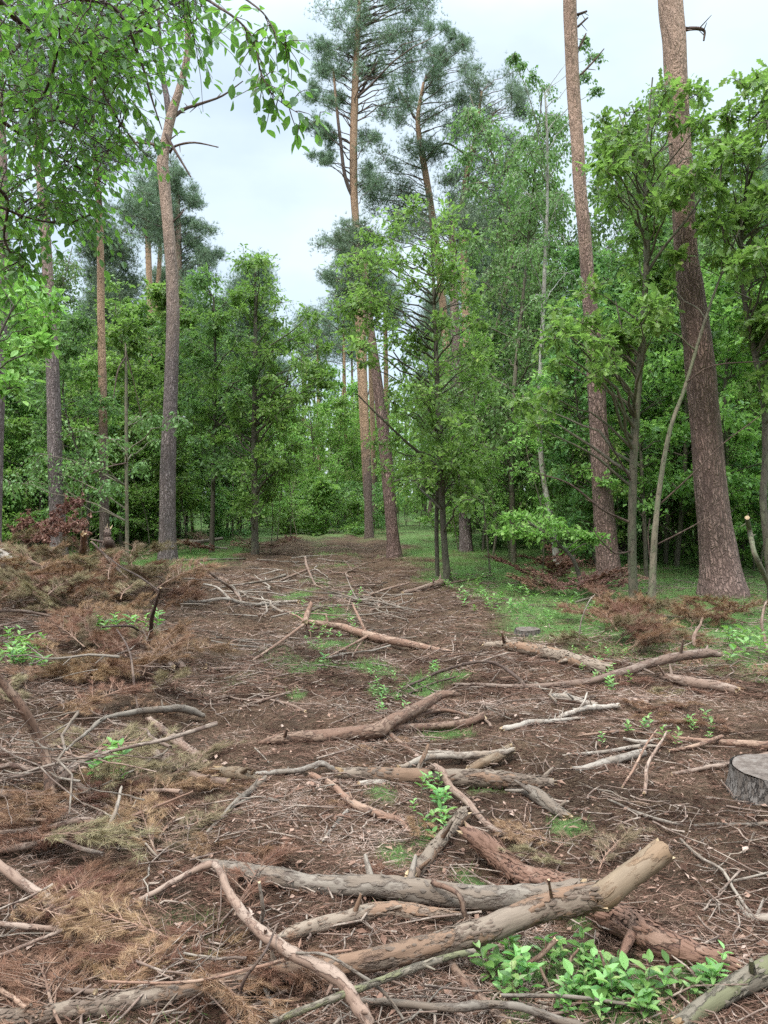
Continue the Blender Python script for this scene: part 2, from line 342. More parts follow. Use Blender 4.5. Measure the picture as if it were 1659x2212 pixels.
def sinh_axis(lo, hi, n, k):
    t = np.linspace(-1, 1, n); s = np.sinh(t * k) / math.sinh(k); return np.where(s < 0, -s * lo, s * hi)
gx = sinh_axis(-420, 420, 460, 6.6); gy = np.concatenate([[-40, -15, -6], -1 + np.sinh(np.linspace(0, 1, 460) * 6.2) / math.sinh(6.2) * 620 + np.linspace(0, 12, 460)])
X, Y = np.meshgrid(gx, gy)
Z = H(X, Y) + (fbm(X, Y, .12, 3, 41) - .5) * .05 * np.clip(1 - np.hypot(X, Y) / 30, 0, 1)
g = MB(); nx = len(gx); i = np.arange(len(gy) - 1)[:, None] * nx; j = np.arange(nx - 1)[None]
mm = np.clip(np.maximum(moss_mask(X, Y), patch_mask(X, Y) * .9), 0, 1)
g.add(np.stack([X, Y, Z], -1).reshape(-1, 3), [np.stack([i + j, i + j + 1, i + nx + j + 1, i + nx + j], -1).reshape(-1, 4)], None, mm.ravel())
m, t, b = newmat('forest_floor'); b.inputs['Roughness'].default_value = .95; b.inputs['Specular IOR Level'].default_value = .1
tcn = nd(t, 'ShaderNodeTexCoord').outputs['Object']
n1 = noise(t, tcn, 1.1, 5, .6); n2 = noise(t, tcn, 30, 6, .75); n3 = noise(t, tcn, 110, 3, .7); n4 = noise(t, tcn, 5, 5, .65)
c = ramp(t, n2, [(.3, (.022, .013, .008)), (.46, (.09, .056, .034)), (.6, (.20, .13, .085)), (.75, (.35, .245, .165))])
c = mix(t, ramp(t, n4, [(.42, (0, 0, 0)), (.62, (1, 1, 1))]), c, (.11, .068, .042))
c = mix(t, ramp(t, n1, [(.5, (0, 0, 0)), (.7, (.7, .7, .7))]), c, (.22, .145, .09))
gc = ramp(t, n2, [(.3, (.055, .095, .028)), (.5, (.10, .165, .05)), (.7, (.17, .24, .085))])
n5 = noise(t, tcn, 2.2, 6, .7); c = mix(t, ramp(t, n5, [(.45, (0, 0, 0)), (.6, (.75, .75, .75))]), c, (.055, .037, .026)); c = mix(t, attr(t, 'rnd', 'Fac'), c, gc); t.links.new(c, b.inputs['Base Color'])
bump(t, b, mathn(t, 'ADD', n2, mathn(t, 'MULTIPLY', n3, .5)), .03, 1.0)
g.build('ground', m, kind='structure')

# ------------------------------------------------------------------ litter, grass (stuff)
def scatter(n, d0, d1, pw=1.0, spread=.56):
    y = d0 + (d1 - d0) * rng.random(n) ** pw; x = (rng.random(n) * 2 - 1) * (y * spread + .4); return x, y
lt = MB()
for n, d0, d1, pw, l0, l1, w0, w1 in ((210000, 1.9, 8, 1.3, .03, .10, .0016, .0034), (90000, 6, 26, 1.2, .06, .22, .004, .009)):
    x, y = scatter(n, d0, d1, pw); k = (rng.random(n) > moss_mask(x, y) * .8) & (rng.random(n) > patch_mask(x, y) * .75); x, y = x[k], y[k]; n = len(x)
    a = rng.random(n) * math.pi * 2; dr = np.stack([np.cos(a), np.sin(a) * .8, rng.normal(.03, .16, n)], -1)
    z = H(x, y) + (fbm(x, y, .12, 3, 41) - .5) * .05 + rng.random(n) * .015
    cl = fbm(x, y, .5, 3, 77); rd = np.clip(rng.random(n) * .75 + (cl - .45) * 1.8, 0, 1)
    blades(lt, np.stack([x, y, z], -1), dr, l0 + rng.random(n) * (l1 - l0), w0 + rng.random(n) * (w1 - w0), rd)
# bark chips and dead leaves
n = 16000; x, y = scatter(n, 2, 16, 1.3); z = H(x, y) + (fbm(x, y, .12, 3, 41) - .5) * .05 + .008 + rng.random(n) * .012
a = rng.random(n) * 6.28; leaves(lt, np.stack([x, y, z], -1), np.stack([np.cos(a), np.sin(a), rng.normal(0, .25, n)], -1), np.stack([rng.normal(0, .35, n), rng.normal(0, .35, n), np.ones(n)], -1), .012 + rng.random(n) ** 2 * .05, .008 + rng.random(n) ** 2 * .022, 'small', .3)
lt.build('needle_litter', M['litter'], kind='stuff', label='brown pine needles and bark crumbs covering the cleared track', cat='litter')
tw = MB()
for k in range(9000):
    x, y = scatter(1, 2.0, 16, 1.25); x, y = x[0], y[0]
    if fbm(x, y, .6, 3, 71) < .33 + .22 * random.random(): continue
    ln = (.06 + random.random() ** 2 * .3) * (1 + y * .03); a = random.random() * 6.28
    q = np.linspace(-.5, .5, 4); px = x + np.cos(a) * q * ln + rng.normal(0, .09 * ln, 4); py = y + np.sin(a) * q * ln + rng.normal(0, .05 * ln, 4)
    pz = H(px, py) + .008 + random.random() * .03 + q * rng.normal(0, .12) * ln
    tube(tw, np.stack([px, py, pz], -1), np.linspace(1, .5, 4) * (.0015 + random.random() ** 2 * .0045) * (1 + y * .05), 4, False)
tw.build('twig_debris', M['twig'], kind='stuff', label='tiny broken twigs strewn all over the clearing floor', cat='twigs')
gr = MB(); n = 650000; x, y = scatter(n, 2.1, 28, .95, .58); k = rng.random(n) < np.maximum(moss_mask(x, y) * (.3 + .7 * (y < 22)) * (.25 + .75 * np.clip((fbm(x, y, .28, 3, 55) - .38) * 5, 0, 1)) * .8, patch_mask(x, y) * 1.0); x, y = x[k], y[k]; n = len(x)
s = np.clip(.5 + y * .045, .5, 1.4)
blades(gr, np.stack([x, y, H(x, y) - .012], -1), np.stack([rng.normal(0, .5, n), rng.normal(0, .5, n), np.ones(n)], -1), (.03 + rng.random(n) * .08) * s * (.5 + fbm(x, y, .4, 2, 58)), (.002 + rng.random(n) * .002) * s * 1.5)
gr.build('grass', M['grass'], kind='stuff', label='short green grass and moss beside the track', cat='grass')

# ------------------------------------------------------------------ trees
LEAFK = {'oak': ('oak', .095, .055, 'oak'), 'bright': ('bright', .085, .045, 'leaf'), 'deep': ('deep', .10, .06, 'small'),
         'far': ('oak', .13, .08, 'small'), 'farbright': ('bright', .12, .07, 'small'), 'birch': ('birchleaf', .055, .04, 'small'), 'cherry': ('cherry', .075, .042, 'leaf')}
def clump_leaves(tr, cr, c, r, kind, dens=1.0, flat=.6, size=1.0, root=None):
    """twigs radiating through one leaf clump, leaves set along them"""
    if kind == 'pine':
        r = r * 1.15; K = max(5, int(22 * dens)); d = nrm(rng.normal(size=(K, 3)) * [1, 1, .75] + [0, 0, .3]); L = r * (.5 + rng.random(K) * .6)
        for q in range(K):
            if q % 2 == 0: tube(tr, np.array([c, c + d[q] * L[q] * .55 + [0, 0, .02], c + d[q] * L[q]]), [.012 * size, .008 * size, .004 * size], 4, False)
            nt_ = int(12 * dens) + 3; s = .25 + .75 * rng.random(nt_); tp = c + d[q] * (L[q] * s)[:, None] + rng.normal(size=(nt_, 3)) * r * .3
            nb = 9; base = np.repeat(tp, nb, 0); dr = rng.normal(size=(len(base), 3)) * .75 + d[q] * .6 + [0, 0, .55]
            blades(cr, base, dr, (.09 + rng.random(len(base)) * .07) * size, np.full(len(base), .011 * size), np.repeat(rng.random(nt_) * .7, nb) + rng.random(len(base)) * .3)
        return
    mt, ll, lw, shp = LEAFK[kind]; K = max(4, int(13 * dens)); m = max(5, int(13 * dens))
    d = nrm(rng.normal(size=(K, 3)) * [1, 1, flat]); L = r * (.55 + rng.random(K) * .65)
    if kind == 'birch': d = nrm(d + [0, 0, -.5])
    for q in range(K):
        e = c + d[q] * L[q]; mid = c + d[q] * L[q] * .5 + rng.normal(size=3) * r * .08 + [0, 0, .04]; e = e - [0, 0, .12 * L[q] * (3 if kind == 'birch' else 1)]
        if q % 2 == 0: tube(tr, np.array([c, mid, e]), [.007 * size, .005 * size, .0025 * size], 3, False)
        s = .15 + .95 * rng.random(m); s = s[:, None]; base = (1 - s) ** 2 * c + 2 * s * (1 - s) * mid + s * s * e
        base = base + rng.normal(size=(m, 3)) * [.16 * r, .16 * r, .09 * r]
        ax = d[q] + rng.normal(size=(m, 3)) * .8 - [0, 0, .25 + (.8 if kind == 'birch' else 0)]
        up = rng.normal(size=(m, 3)) * .55 + [0, 0, 1]
        sc = (.5 + rng.random(m) ** 1.6 * 1.1) * size
        rr = np.clip(rng.random() * .45 + rng.random(m) * .55, 0, 1)
        leaves(cr, base, ax, up, ll * sc, lw * sc, shp, .2, rr)
def limb(tr, a, b, r0, r1, sides=5, sag=.12):
    L = np.linalg.norm(b - a); q = np.linspace(0, 1, 7)[:, None]
    p = a * (1 - q) + b * q + np.array([0, 0, 1]) * (np.sin(q * math.pi) * L * sag) ; p[1:-1] += rng.normal(size=(5, 3)) * L * .02
    tube(tr, p, r0 * (1 - q[:, 0]) + r1 * q[:, 0], sides, False)
def make_crown(trunk, trad, clumps, kind, dens, flat=.6, size=1.0, tr=None, limbk=.35, sides=5):
    tr = tr or MB(); cr = MB()
    for c, r in clumps:
        if trunk is not None:
            low = c[2] - limbk * (.4 + np.linalg.norm((trunk[:, :2] - c[:2]), axis=1).min())
            k = int(np.argmin(np.abs(trunk[:, 2] - low))); a = trunk[k]
            Lc = np.linalg.norm(c - a); rb = min(trad[k] * .5, .006 + .011 * Lc); limb(tr, a, c, rb, .005, sides, .05)
        clump_leaves(tr, cr, c, r, kind, dens, flat, size)
    return tr, cr
def fill(rows, n, rpx, jit=.35, seed=1):
    q = np.random.default_rng(seed); ys = np.array([r[0] for r in rows]); a = np.array([r[1] for r in rows]); b = np.array([r[2] for r in rows]); out = []
    wts = (b - a) / (b - a).max()
    while len(out) < n:
        y = q.uniform(ys[0], ys[-1]); lo, hi = np.interp(y, ys, a), np.interp(y, ys, b)
        if q.random() > (hi - lo) / (b - a).max(): continue
        out.append((q.uniform(lo, hi), y, rpx * q.uniform(.7, 1.3)))
    return out
ALLTREES = []
def hero(name, label, cat, d, trunk_px, clumps_px, kind, bark, dens=1.0, size=1.0, dj=.8, rough=.1, sides=16, dead=(), extra=(), group=None, limbk=.35, flat=.6, sub=6, flare=1.35, seed=3):
    """a tree whose trunk runs through trunk_px [(px, py, width px)] at distance d, base on the ground"""
    q = np.random.default_rng(seed)
    pts = np.array([P(a, b, d) for a, b, w in trunk_px]); rad = np.array([w * d / F / 2 for a, b, w in trunk_px])
    base = pts[0].copy(); hz = float(H(base[0], base[1])); o = empty(name, (base[0], base[1], hz), label=label, cat=cat, group=group)
    if pts[0, 2] > hz - .1: pts = np.vstack([[pts[0, 0], pts[0, 1], hz - .15], pts]); rad = np.concatenate([[rad[0]], rad])
    pts[1:, 1] += np.cumsum(q.normal(0, .02, len(pts) - 1))
    T = spline(pts, sub); Rr = spline(np.c_[rad, rad * 0, rad * 0], sub)[:, 0]; Rr *= 1 + (flare - 1) * np.exp(-(T[:, 2] - hz).clip(0) / .3)
    tr = MB(); tube(tr, T, Rr, sides, True, rough)
    for e in extra:   # limbs in px with their own widths
        ep = spline([P(a, b, d + dd) for a, b, w, dd in e], 5); er = spline(np.array([(w * d / F / 2, 0, 0) for a, b, w, dd in e]), 5)[:, 0]; tube(tr, ep, er, 8, True, .1)
    org = np.array([base[0], base[1], hz])
    cl = []
    if kind == 'pine': clumps_px = [(a + q.normal(0, .75) * r, b + q.normal(0, .5) * r, r * q.uniform(.45, .85)) for a, b, r in clumps_px for _ in range(6)]; dens *= .42
    for (a, b, r) in clumps_px:
        dd = d + q.normal(0, dj); cl.append((P(a, b, dd), r * d / F))
    cr = None
    if cl: tr, cr = make_crown(T, Rr, cl, kind, dens, flat, size, tr, limbk)
    for L in (tr, cr):
        if L is None: continue
        L.v = [v - org for v in L.v]
    kids = [tr.build('trunk', [M[bark], M['cut']], o)]
    if cr: kids.append(cr.build('crown', M['needle'] if kind == 'pine' else M[LEAFK[kind][0]], o))
    for e in dead:
        mb = MB(); ep = spline([P(a, b, d + dd) - org for a, b, w, dd in e], 4); er = spline(np.array([(w * d / F / 2, 0, 0) for a, b, w, dd in e]), 4)[:, 0]
        tube(mb, ep, er, 6, False, .2)
        for s in range(2, len(ep) - 1, 3):
            dv = nrm(rng.normal(size=3)) * er[s] * 9; tube(mb, np.array([ep[s], ep[s] + dv * .6, ep[s] + dv]), [er[s] * .5, er[s] * .35, er[s] * .2], 4, False)
        kids.append(mb.build('dead_branch', M['dark'], o))
    KIDS[o.name] = kids; ALLTREES.append(o); return o

# --- tall pines
hero('pine_tree', 'tall pine with purplish bark standing alone left of the track, forked near the top', 'pine tree', 18.2,
     [(362, 1218, 36.8), (362, 1100, 34.0), (363, 1000, 33.1), (369, 850, 29.4), (374, 700, 27.6), (372, 600, 24.8), (366, 500, 23.9), (357, 400, 24.8), (354, 350, 23.9), (362, 290, 20.2), (372, 245, 20.2), (388, 195, 15.6), (404, 130, 13.8), (407, 75, 12.9), (400, 0, 12.0), (398, -120, 11.0), (402, -300, 8)],
     [(400, -60, 70), (340, -120, 80), (460, -120, 80), (400, -220, 90), (350, -280, 70), (450, -300, 80), (330, -20, 50)], 'pine', 'pine', 1.0, 1.0, .8, .07, 28,
     dead=[[(374, 252, 9, 0), (400, 235, 7, .1), (430, 225, 6, .2), (480, 207, 4, .3), (525, 175, 2, .3)], [(366, 330, 6, 0), (380, 315, 5, -.1), (420, 308, 4, -.2), (472, 318, 2, -.3)],
           [(358, 290, 8, -.1), (375, 320, 6, -.3), (412, 382, 3, -.5)], [(350, 325, 7, 0), (335, 313, 6, .1), (290, 308, 4, .3), (240, 312, 3, .5)], [(350, 350, 5, 0), (335, 320, 4, .2), (318, 300, 2, .3)],
           [(372, 480, 4, -.1), (392, 462, 3, -.1), (398, 450, 2, -.1)]],
     extra=[[(366, 260, 14, 0), (360, 210, 13, .1), (352, 165, 11, .2), (345, 80, 8, .3), (340, -40, 6, .4)]], sub=8)
hero('pine_tree', 'thick reddish-barked pine at the right edge of the track, largest trunk in view', 'pine tree', 11.3,
     [(1563, 1312, 82), (1555, 1200, 74), (1540, 1100, 68), (1522, 900, 62), (1507, 750, 60), (1490, 620, 54), (1480, 550, 48), (1470, 400, 46), (1460, 250, 46), (1452, 100, 48), (1447, 0, 50), (1440, -200, 44), (1436, -420, 34)],
     [(1440, -420, 120), (1540, -380, 120), (1340, -400, 120), (1440, -540, 130)], 'pine', 'pine_red', 1.0, 1.0, .8, .08, 40,
     dead=[[(1470, 68, 9, 0), (1490, 62, 8, -.1), (1510, 62, 7, -.1), (1522, 68, 5, -.1), (1520, 88, 4, -.1)]], sub=10, flare=1.4)
hero('pine_tree', 'straight pine with orange upper stem and a dark furrowed base, left of the biggest trunk', 'pine tree', 13.9,
     [(1318, 1266, 54), (1312, 1180, 48), (1300, 1050, 42), (1292, 900, 38), (1287, 830, 38), (1280, 720, 34), (1270, 620, 29), (1260, 500, 27), (1250, 400, 27), (1245, 320, 27), (1238, 200, 28), (1232, 60, 28), (1230, 0, 28), (1226, -150, 26), (1224, -380, 20)],
     [(1224, -380, 100), (1300, -350, 90), (1150, -340, 90), (1230, -480, 110)], 'pine', 'pine_red', 1.0, 1.0, .8, .07, 30,
     dead=[[(1246, 32, 6, 0), (1258, 28, 5, 0), (1268, 24, 4, 0)], [(1248, 58, 5, 0), (1262, 45, 4, 0), (1270, 38, 3, 0)], [(1250, 105, 5, 0), (1258, 90, 5, 0), (1266, 72, 3, 0)], [(1254, 162, 5, 0), (1280, 135, 4, 0), (1305, 105, 2, 0)], [(1300, 800, 10, 0), (1315, 790, 8, 0), (1325, 770, 5, 0)]], sub=9, flare=1.15)
hero('pine_tree', 'tall slender pine behind the left thicket with a pale straight stem', 'pine tree', 19.0,
     [(225, 1172, 21), (224, 1000, 19), (222, 850, 18), (219, 700, 16), (217, 500, 14), (212, 400, 12), (205, 300, 11), (200, 200, 9), (198, 80, 7)],
     [(200, 300, 45), (230, 240, 45), (170, 230, 50), (200, 160, 55), (240, 110, 45), (160, 110, 50), (200, 60, 45), (250, 350, 35)], 'pine', 'pine_far', 1.0, 1.1, .8, .07, 14)
hero('pine_tree', 'dark-based pine deep in the left thicket, second trunk from the left edge', 'pine tree', 17.5,
     [(126, 1185, 34), (120, 1020, 30), (117, 900, 29), (112, 750, 26), (104, 600, 23), (98, 500, 21), (90, 380, 18), (84, 300, 16), (80, 180, 13), (78, 60, 10)],
     [(60, 220, 55), (110, 180, 55), (80, 110, 60), (40, 60, 60), (120, 50, 60)], 'pine', 'pine', 1.0, 1.1, .8, .07, 16)
hero('pine_tree', 'leftmost pine trunk, cut by the left edge of view', 'pine tree', 13.5,
     [(-18, 1240, 34), (-12, 1000, 30), (-4, 850, 28), (2, 700, 26), (7, 550, 25), (6, 400, 22), (4, 280, 20), (0, 100, 18), (-4, -80, 14)],
     [(0, -60, 80), (60, -100, 80), (-60, -90, 80)], 'pine', 'pine', 1.0, 1.0, .8, .07, 16)
hero('pine_tree', 'tallest pine in the middle of view, thin orange stem with a high open crown', 'pine tree', 30.0,
     [(798, 1172, 18), (793, 1000, 17), (786, 850, 17), (781, 700, 17), (774, 560, 16), (768, 470, 16), (764, 400, 17), (764, 300, 17), (767, 200, 15), (771, 100, 12), (775, 30, 8), (778, -50, 6)],
     [(790, 15, 40), (850, 10, 45), (905, 15, 35), (745, 30, 32), (820, 70, 42), (875, 75, 38), (930, 55, 24), (765, 95, 30), (695, 105, 22), (735, 140, 30), (840, 125, 40), (800, 170, 32), (700, 165, 24), (675, 195, 18), (720, 210, 24), (885, 135, 34), (690, 280, 16), (715, 300, 16), (845, 230, 34), (700, 345, 15), (795, 300, 26), (800, 385, 24), (705, 512, 26), (735, 560, 26), (770, 520, 22), (720, 600, 20), (880, 200, 30), (830, -40, 50), (900, -50, 45)],
     'pine', 'pine_far', 1.25, 1.05, .7, .07, 14, extra=[[(763, 428, 9, 0), (745, 380, 8, -.2), (735, 300, 7, -.3), (727, 230, 6, -.4), (720, 150, 5, -.4)], [(766, 220, 7, 0), (790, 180, 5, .2), (815, 120, 4, .3)]])
hero('pine_tree', 'bent orange-stemmed pine right of the tallest one, its crown merging with it', 'pine tree', 33.0,
     [(985, 1165, 18), (975, 900, 17), (960, 700, 16), (945, 550, 15), (930, 440, 14), (918, 370, 14), (906, 300, 12), (903, 250, 9), (915, 180, 6)],
     [(960, 120, 26), (985, 155, 32), (935, 200, 34), (880, 240, 30), (960, 260, 32), (900, 320, 36), (855, 350, 34), (830, 400, 34), (1000, 230, 30), (870, 410, 34), (985, 95, 18), (930, 330, 30), (810, 450, 34), (850, 470, 34), (890, 470, 34)],
     'pine', 'pine_far', 1.3, 1.1, .7, .07, 12, extra=[[(903, 265, 6, 0), (885, 235, 5, 0), (860, 190, 4, .3)], [(917, 350, 7, 0), (960, 310, 5, 0), (1000, 330, 3, .2)]])
hero('pine_tree', 'orange-stemmed pine with a broad round crown, right of the bent pine', 'pine tree', 31.0,
     [(1015, 1168, 20), (1012, 900, 18), (1007, 700, 17), (1001, 520, 15), (1001, 430, 14), (1010, 370, 13), (1022, 325, 11), (1030, 270, 8), (1040, 200, 5)],
     [(1040, 190, 34), (1085, 205, 32), (1118, 245, 28), (1060, 260, 36), (1020, 300, 30), (1090, 305, 34), (1050, 350, 34), (990, 385, 30), (1100, 380, 34), (1070, 420, 34), (1015, 450, 36), (1085, 480, 38), (1030, 510, 36), (975, 450, 30), (1120, 450, 34)],
     'pine', 'pine_far', 1.3, 1.1, .7, .07, 12)
hero('pine_tree', 'leaning reddish pine standing on the right edge of the far track', 'pine tree', 20.3,
     [(852, 1204, 28), (845, 1120, 26), (835, 1000, 28), (822, 880, 24), (812, 800, 21), (804, 740, 18), (797, 680, 16), (790, 600, 14), (786, 520, 12)],
     [(780, 560, 30), (810, 530, 30), (790, 500, 30), (770, 620, 24)], 'pine', 'pine_red', 1.0, 1.0, .6, .07, 18)
hero('pine_tree', 'grey-pink pine half hidden behind the middle oak sapling', 'pine tree', 21.5,
     [(1008, 1215, 26), (1003, 1080, 24), (997, 950, 24), (990, 850, 22), (983, 700, 20), (978, 560, 16), (975, 480, 12)],
     [(980, 480, 40), (940, 500, 35), (1020, 470, 35)], 'pine', 'pine', 1.0, 1.0, .6, .07, 16)
hero('pine_tree', 'dark dense pine whose crown shows just right of the lone left pine', 'pine tree', 29.0,
     [(372, 1170, 22), (378, 900, 20), (384, 700, 18), (386, 550, 14), (384, 450, 10), (382, 400, 7)],
     [(385, 400, 26), (355, 385, 26), (410, 440, 26), (380, 460, 34), (425, 490, 22), (395, 520, 34), (435, 540, 26), (350, 460, 30), (340, 520, 32), (400, 580, 34), (320, 400, 26), (300, 450, 26), (450, 575, 24)], 'pine', 'pine', 1.3, 1.1, .7, .07, 12)
# far thin pines at the end of the track
for k, (x0, x1, y1, w, d, ty) in enumerate([(757, 745, 870, 9, 44, 640), (770, 762, 900, 7, 52, 700), (795, 772, 700, 13, 36, 560), (812, 800, 760, 12, 37, 580), (838, 834, 820, 13, 40, 620), (715, 742, 830, 7, 60, 700), (690, 688, 900, 9, 50, 690), (648, 655, 880, 8, 55, 700), (340, 318, 470, 15, 34, 420), (300, 345, 560, 12, 36, 430)]):
    hero('pine_tree', 'thin distant pine among those closing off the end of the track' if k < 8 else 'far pine with a greenish stem in the gap between the two left pines', 'pine tree', d,
         [(x0, 1070 + 1.6 * F / d, w), ((x0 + x1) / 2, (1140 + y1) / 2, w * .95), (x1, y1, w * .8), (x1 - 3, ty, w * .5)],
         [(x1 + dx, ty + dy, 26) for dx, dy in ((0, 0), (-22, 20), (20, 15), (5, 45), (-15, 60), (18, 65))], 'pine', 'pine_far', 1.0, 1.3, .6, .05, 8, group='thin distant pines down the track' if k < 8 else 'far greenish-stemmed pines on the left')

# --- nearer broadleaf trees
hero('oak_sapling', 'young oak in the middle of view, dark twin stem and dense green crown', 'oak tree', 14.2,
     [(967, 1258, 14), (958, 1150, 13), (951, 1000, 14), (946, 880, 12), (942, 760, 9), (937, 640, 7), (933, 520, 6), (925, 430, 4)],
     fill([(395, 895, 950), (450, 800, 990), (560, 745, 1010), (650, 715, 1030), (750, 750, 1040), (830, 800, 1050), (950, 800, 1050), (1080, 860, 1030)], 105, 36, seed=4), 'oak', 'sap', .85, .95, .75, .15, 12,
     extra=[[(945, 1245, 10, .35), (943, 1120, 9, .3), (948, 1000, 8, .2), (955, 900, 9, .1)], [(950, 1010, 8, 0), (890, 965, 6, -.3), (820, 900, 4, -.6), (770, 850, 3, -.8)], [(945, 880, 7, 0), (900, 830, 5, .2), (850, 760, 3, .4)], [(946, 1060, 6, 0), (900, 1030, 4, -.3), (850, 1040, 3, -.4)]], seed=5)
hero('oak_sapling', 'slim oak with torn strip of bark low on its stem, left of the biggest pine', 'oak tree', 10.9,
     [(1369, 1302, 17), (1366, 1200, 18), (1366, 1100, 17), (1370, 950, 17), (1378, 820, 15), (1388, 680, 13), (1394, 560, 12), (1392, 450, 9), (1392, 360, 6), (1400, 250, 4), (1408, 170, 3)],
     fill([(165, 1400, 1470), (230, 1340, 1540), (320, 1300, 1560), (420, 1285, 1540), (520, 1290, 1500), (620, 1230, 1440), (720, 1190, 1430), (820, 1160, 1300)], 62, 34, seed=6) + [(1180, 850, 35), (1150, 880, 30), (1120, 870, 30), (1160, 920, 28), (1330, 350, 30), (1300, 260, 28)],
     'oak', 'sap_light', .8, 1.1, .7, .15, 14, dead=[[(1364, 1130, 6, 0), (1300, 1100, 5, -.1), (1230, 1045, 4, -.2), (1150, 1020, 2, -.3)], [(1366, 1190, 4, 0), (1330, 1195, 4, -.2), (1300, 1170, 3, -.3), (1280, 1140, 2, -.3)], [(1370, 1050, 5, 0), (1320, 960, 3, -.2), (1290, 880, 2, -.3)]],
     extra=[[(1392, 600, 7, 0), (1430, 540, 6, -.2), (1500, 450, 4, -.4), (1560, 340, 3, -.5), (1590, 290, 2, -.5)], [(1378, 830, 6, 0), (1350, 740, 5, .2), (1330, 650, 3, .4)]], seed=7, limbk=.5)
hero('oak_sapling', 'thin oak leaning right across the biggest pine trunk', 'oak tree', 10.2,
     [(1406, 1312, 15), (1411, 1200, 14), (1412, 1150, 13), (1422, 1060, 11), (1438, 970, 10), (1452, 910, 9), (1478, 840, 8), (1508, 740, 7), (1540, 640, 5), (1570, 560, 4), (1600, 480, 3)],
     [(1590, 500, 36), (1560, 560, 34), (1620, 430, 40), (1530, 480, 28), (1550, 400, 34), (1600, 330, 34), (1640, 520, 40), (1570, 260, 30), (1440, 620, 25), (1420, 700, 25), (1460, 560, 25), (1500, 380, 30)], 'oak', 'sap_light', .85, 1.1, .5, .15, 12,
     dead=[[(1478, 830, 4, 0), (1540, 790, 3, -.2), (1659, 780, 2, -.3)], [(1425, 1090, 4, 0), (1500, 1020, 3, -.3), (1560, 960, 2, -.4), (1640, 900, 2, -.5)], [(1412, 1180, 4, 0), (1490, 1140, 3, -.2), (1560, 1100, 2, -.3)], [(1408, 1240, 4, 0), (1400, 1160, 3, .1), (1404, 1120, 3, .1)]], seed=9, limbk=.5)
hero('oak_sapling', 'oak at the right edge whose dark leaves stand against the sky', 'oak tree', 10.4,
     [(1668, 1290, 18), (1655, 1180, 16), (1645, 1080, 15), (1650, 980, 14), (1645, 860, 13), (1625, 760, 12), (1605, 640, 10), (1600, 520, 8), (1612, 400, 6), (1622, 260, 4)],
     fill([(150, 1600, 1690), (230, 1590, 1750), (320, 1550, 1780), (450, 1540, 1790), (560, 1550, 1790), (700, 1600, 1780), (860, 1630, 1760)], 85, 36, seed=8), 'oak', 'sap', .85, 1.1, .7, .15, 12, seed=10,
     extra=[[(1600, 620, 7, 0), (1570, 540, 5, -.2), (1555, 440, 4, -.3), (1560, 330, 3, -.4)], [(1640, 850, 7, 0), (1680, 700, 5, .2), (1700, 560, 4, .3)]])
hero('birch_tree', 'white-barked birch with dark notches and drooping twigs, between two pines', 'birch tree', 16.5,
     [(1205, 1225, 15), (1196, 1150, 14), (1183, 1080, 12), (1172, 1010, 11), (1168, 940, 11), (1165, 880, 10), (1170, 780, 10), (1173, 680, 9), (1178, 560, 8), (1183, 440, 6), (1183, 300, 5), (1178, 200, 3)],
     [(1108, 118, 14), (1125, 135, 18), (1150, 165, 20), (1180, 185, 26), (1265, 85, 16), (1285, 120, 20), (1262, 160, 22), (1290, 190, 16), (1200, 250, 38), (1150, 240, 28), (1225, 310, 38), (1170, 340, 42), (1150, 420, 42), (1215, 420, 44), (1190, 510, 50), (1140, 540, 45), (1225, 590, 45), (1170, 640, 45), (1240, 250, 28), (1130, 300, 30), (1110, 380, 30)],
     'birch', 'birch', 1.35, 1.0, .6, .12, 12, seed=12, limbk=.8)
hero('broadleaf_sapling', 'low leaning sapling with fresh pale leaves in front of the birch', 'sapling', 12.8,
     [(1258, 1270, 9), (1238, 1210, 8), (1200, 1170, 6), (1160, 1140, 5), (1120, 1120, 3)],
     [(1115, 1115, 30), (1150, 1120, 34), (1185, 1125, 34), (1220, 1150, 32), (1260, 1160, 30), (1290, 1165, 28), (1110, 1145, 26), (1160, 1160, 26), (1240, 1185, 22), (1080, 1150, 20)], 'bright', 'sap', 1.15, .9, .35, .15, 8, seed=13, flat=.3)
hero('oak_sapling', 'oak left of the track with a straight dark stem and tiered crown', 'oak tree', 20.8,
     [(551, 1204, 15), (550, 1080, 14), (549, 960, 12), (551, 850, 10), (553, 740, 9), (553, 640, 6), (552, 570, 4)],
     fill([(545, 520, 580), (600, 480, 630), (680, 460, 690), (780, 450, 710), (880, 440, 690), (960, 460, 650), (1040, 480, 640), (1100, 500, 600)], 95, 29, seed=15), 'oak', 'sap', 1.0, 1.15, .9, .12, 10, seed=14, limbk=.5)
hero('oak_sapling', 'dark slim sapling beside the left-hand oak, closer to the lone pine', 'oak tree', 21.5,
     [(457, 1198, 11), (460, 1080, 10), (462, 960, 10), (464, 860, 8), (463, 740, 6), (460, 640, 4)],
     fill([(600, 420, 500), (700, 400, 540), (800, 395, 560), (900, 400, 540), (1000, 410, 540), (1080, 420, 500)], 52, 29, seed=17), 'deep', 'sap', 1.0, 1.15, .9, .12, 8, seed=16)

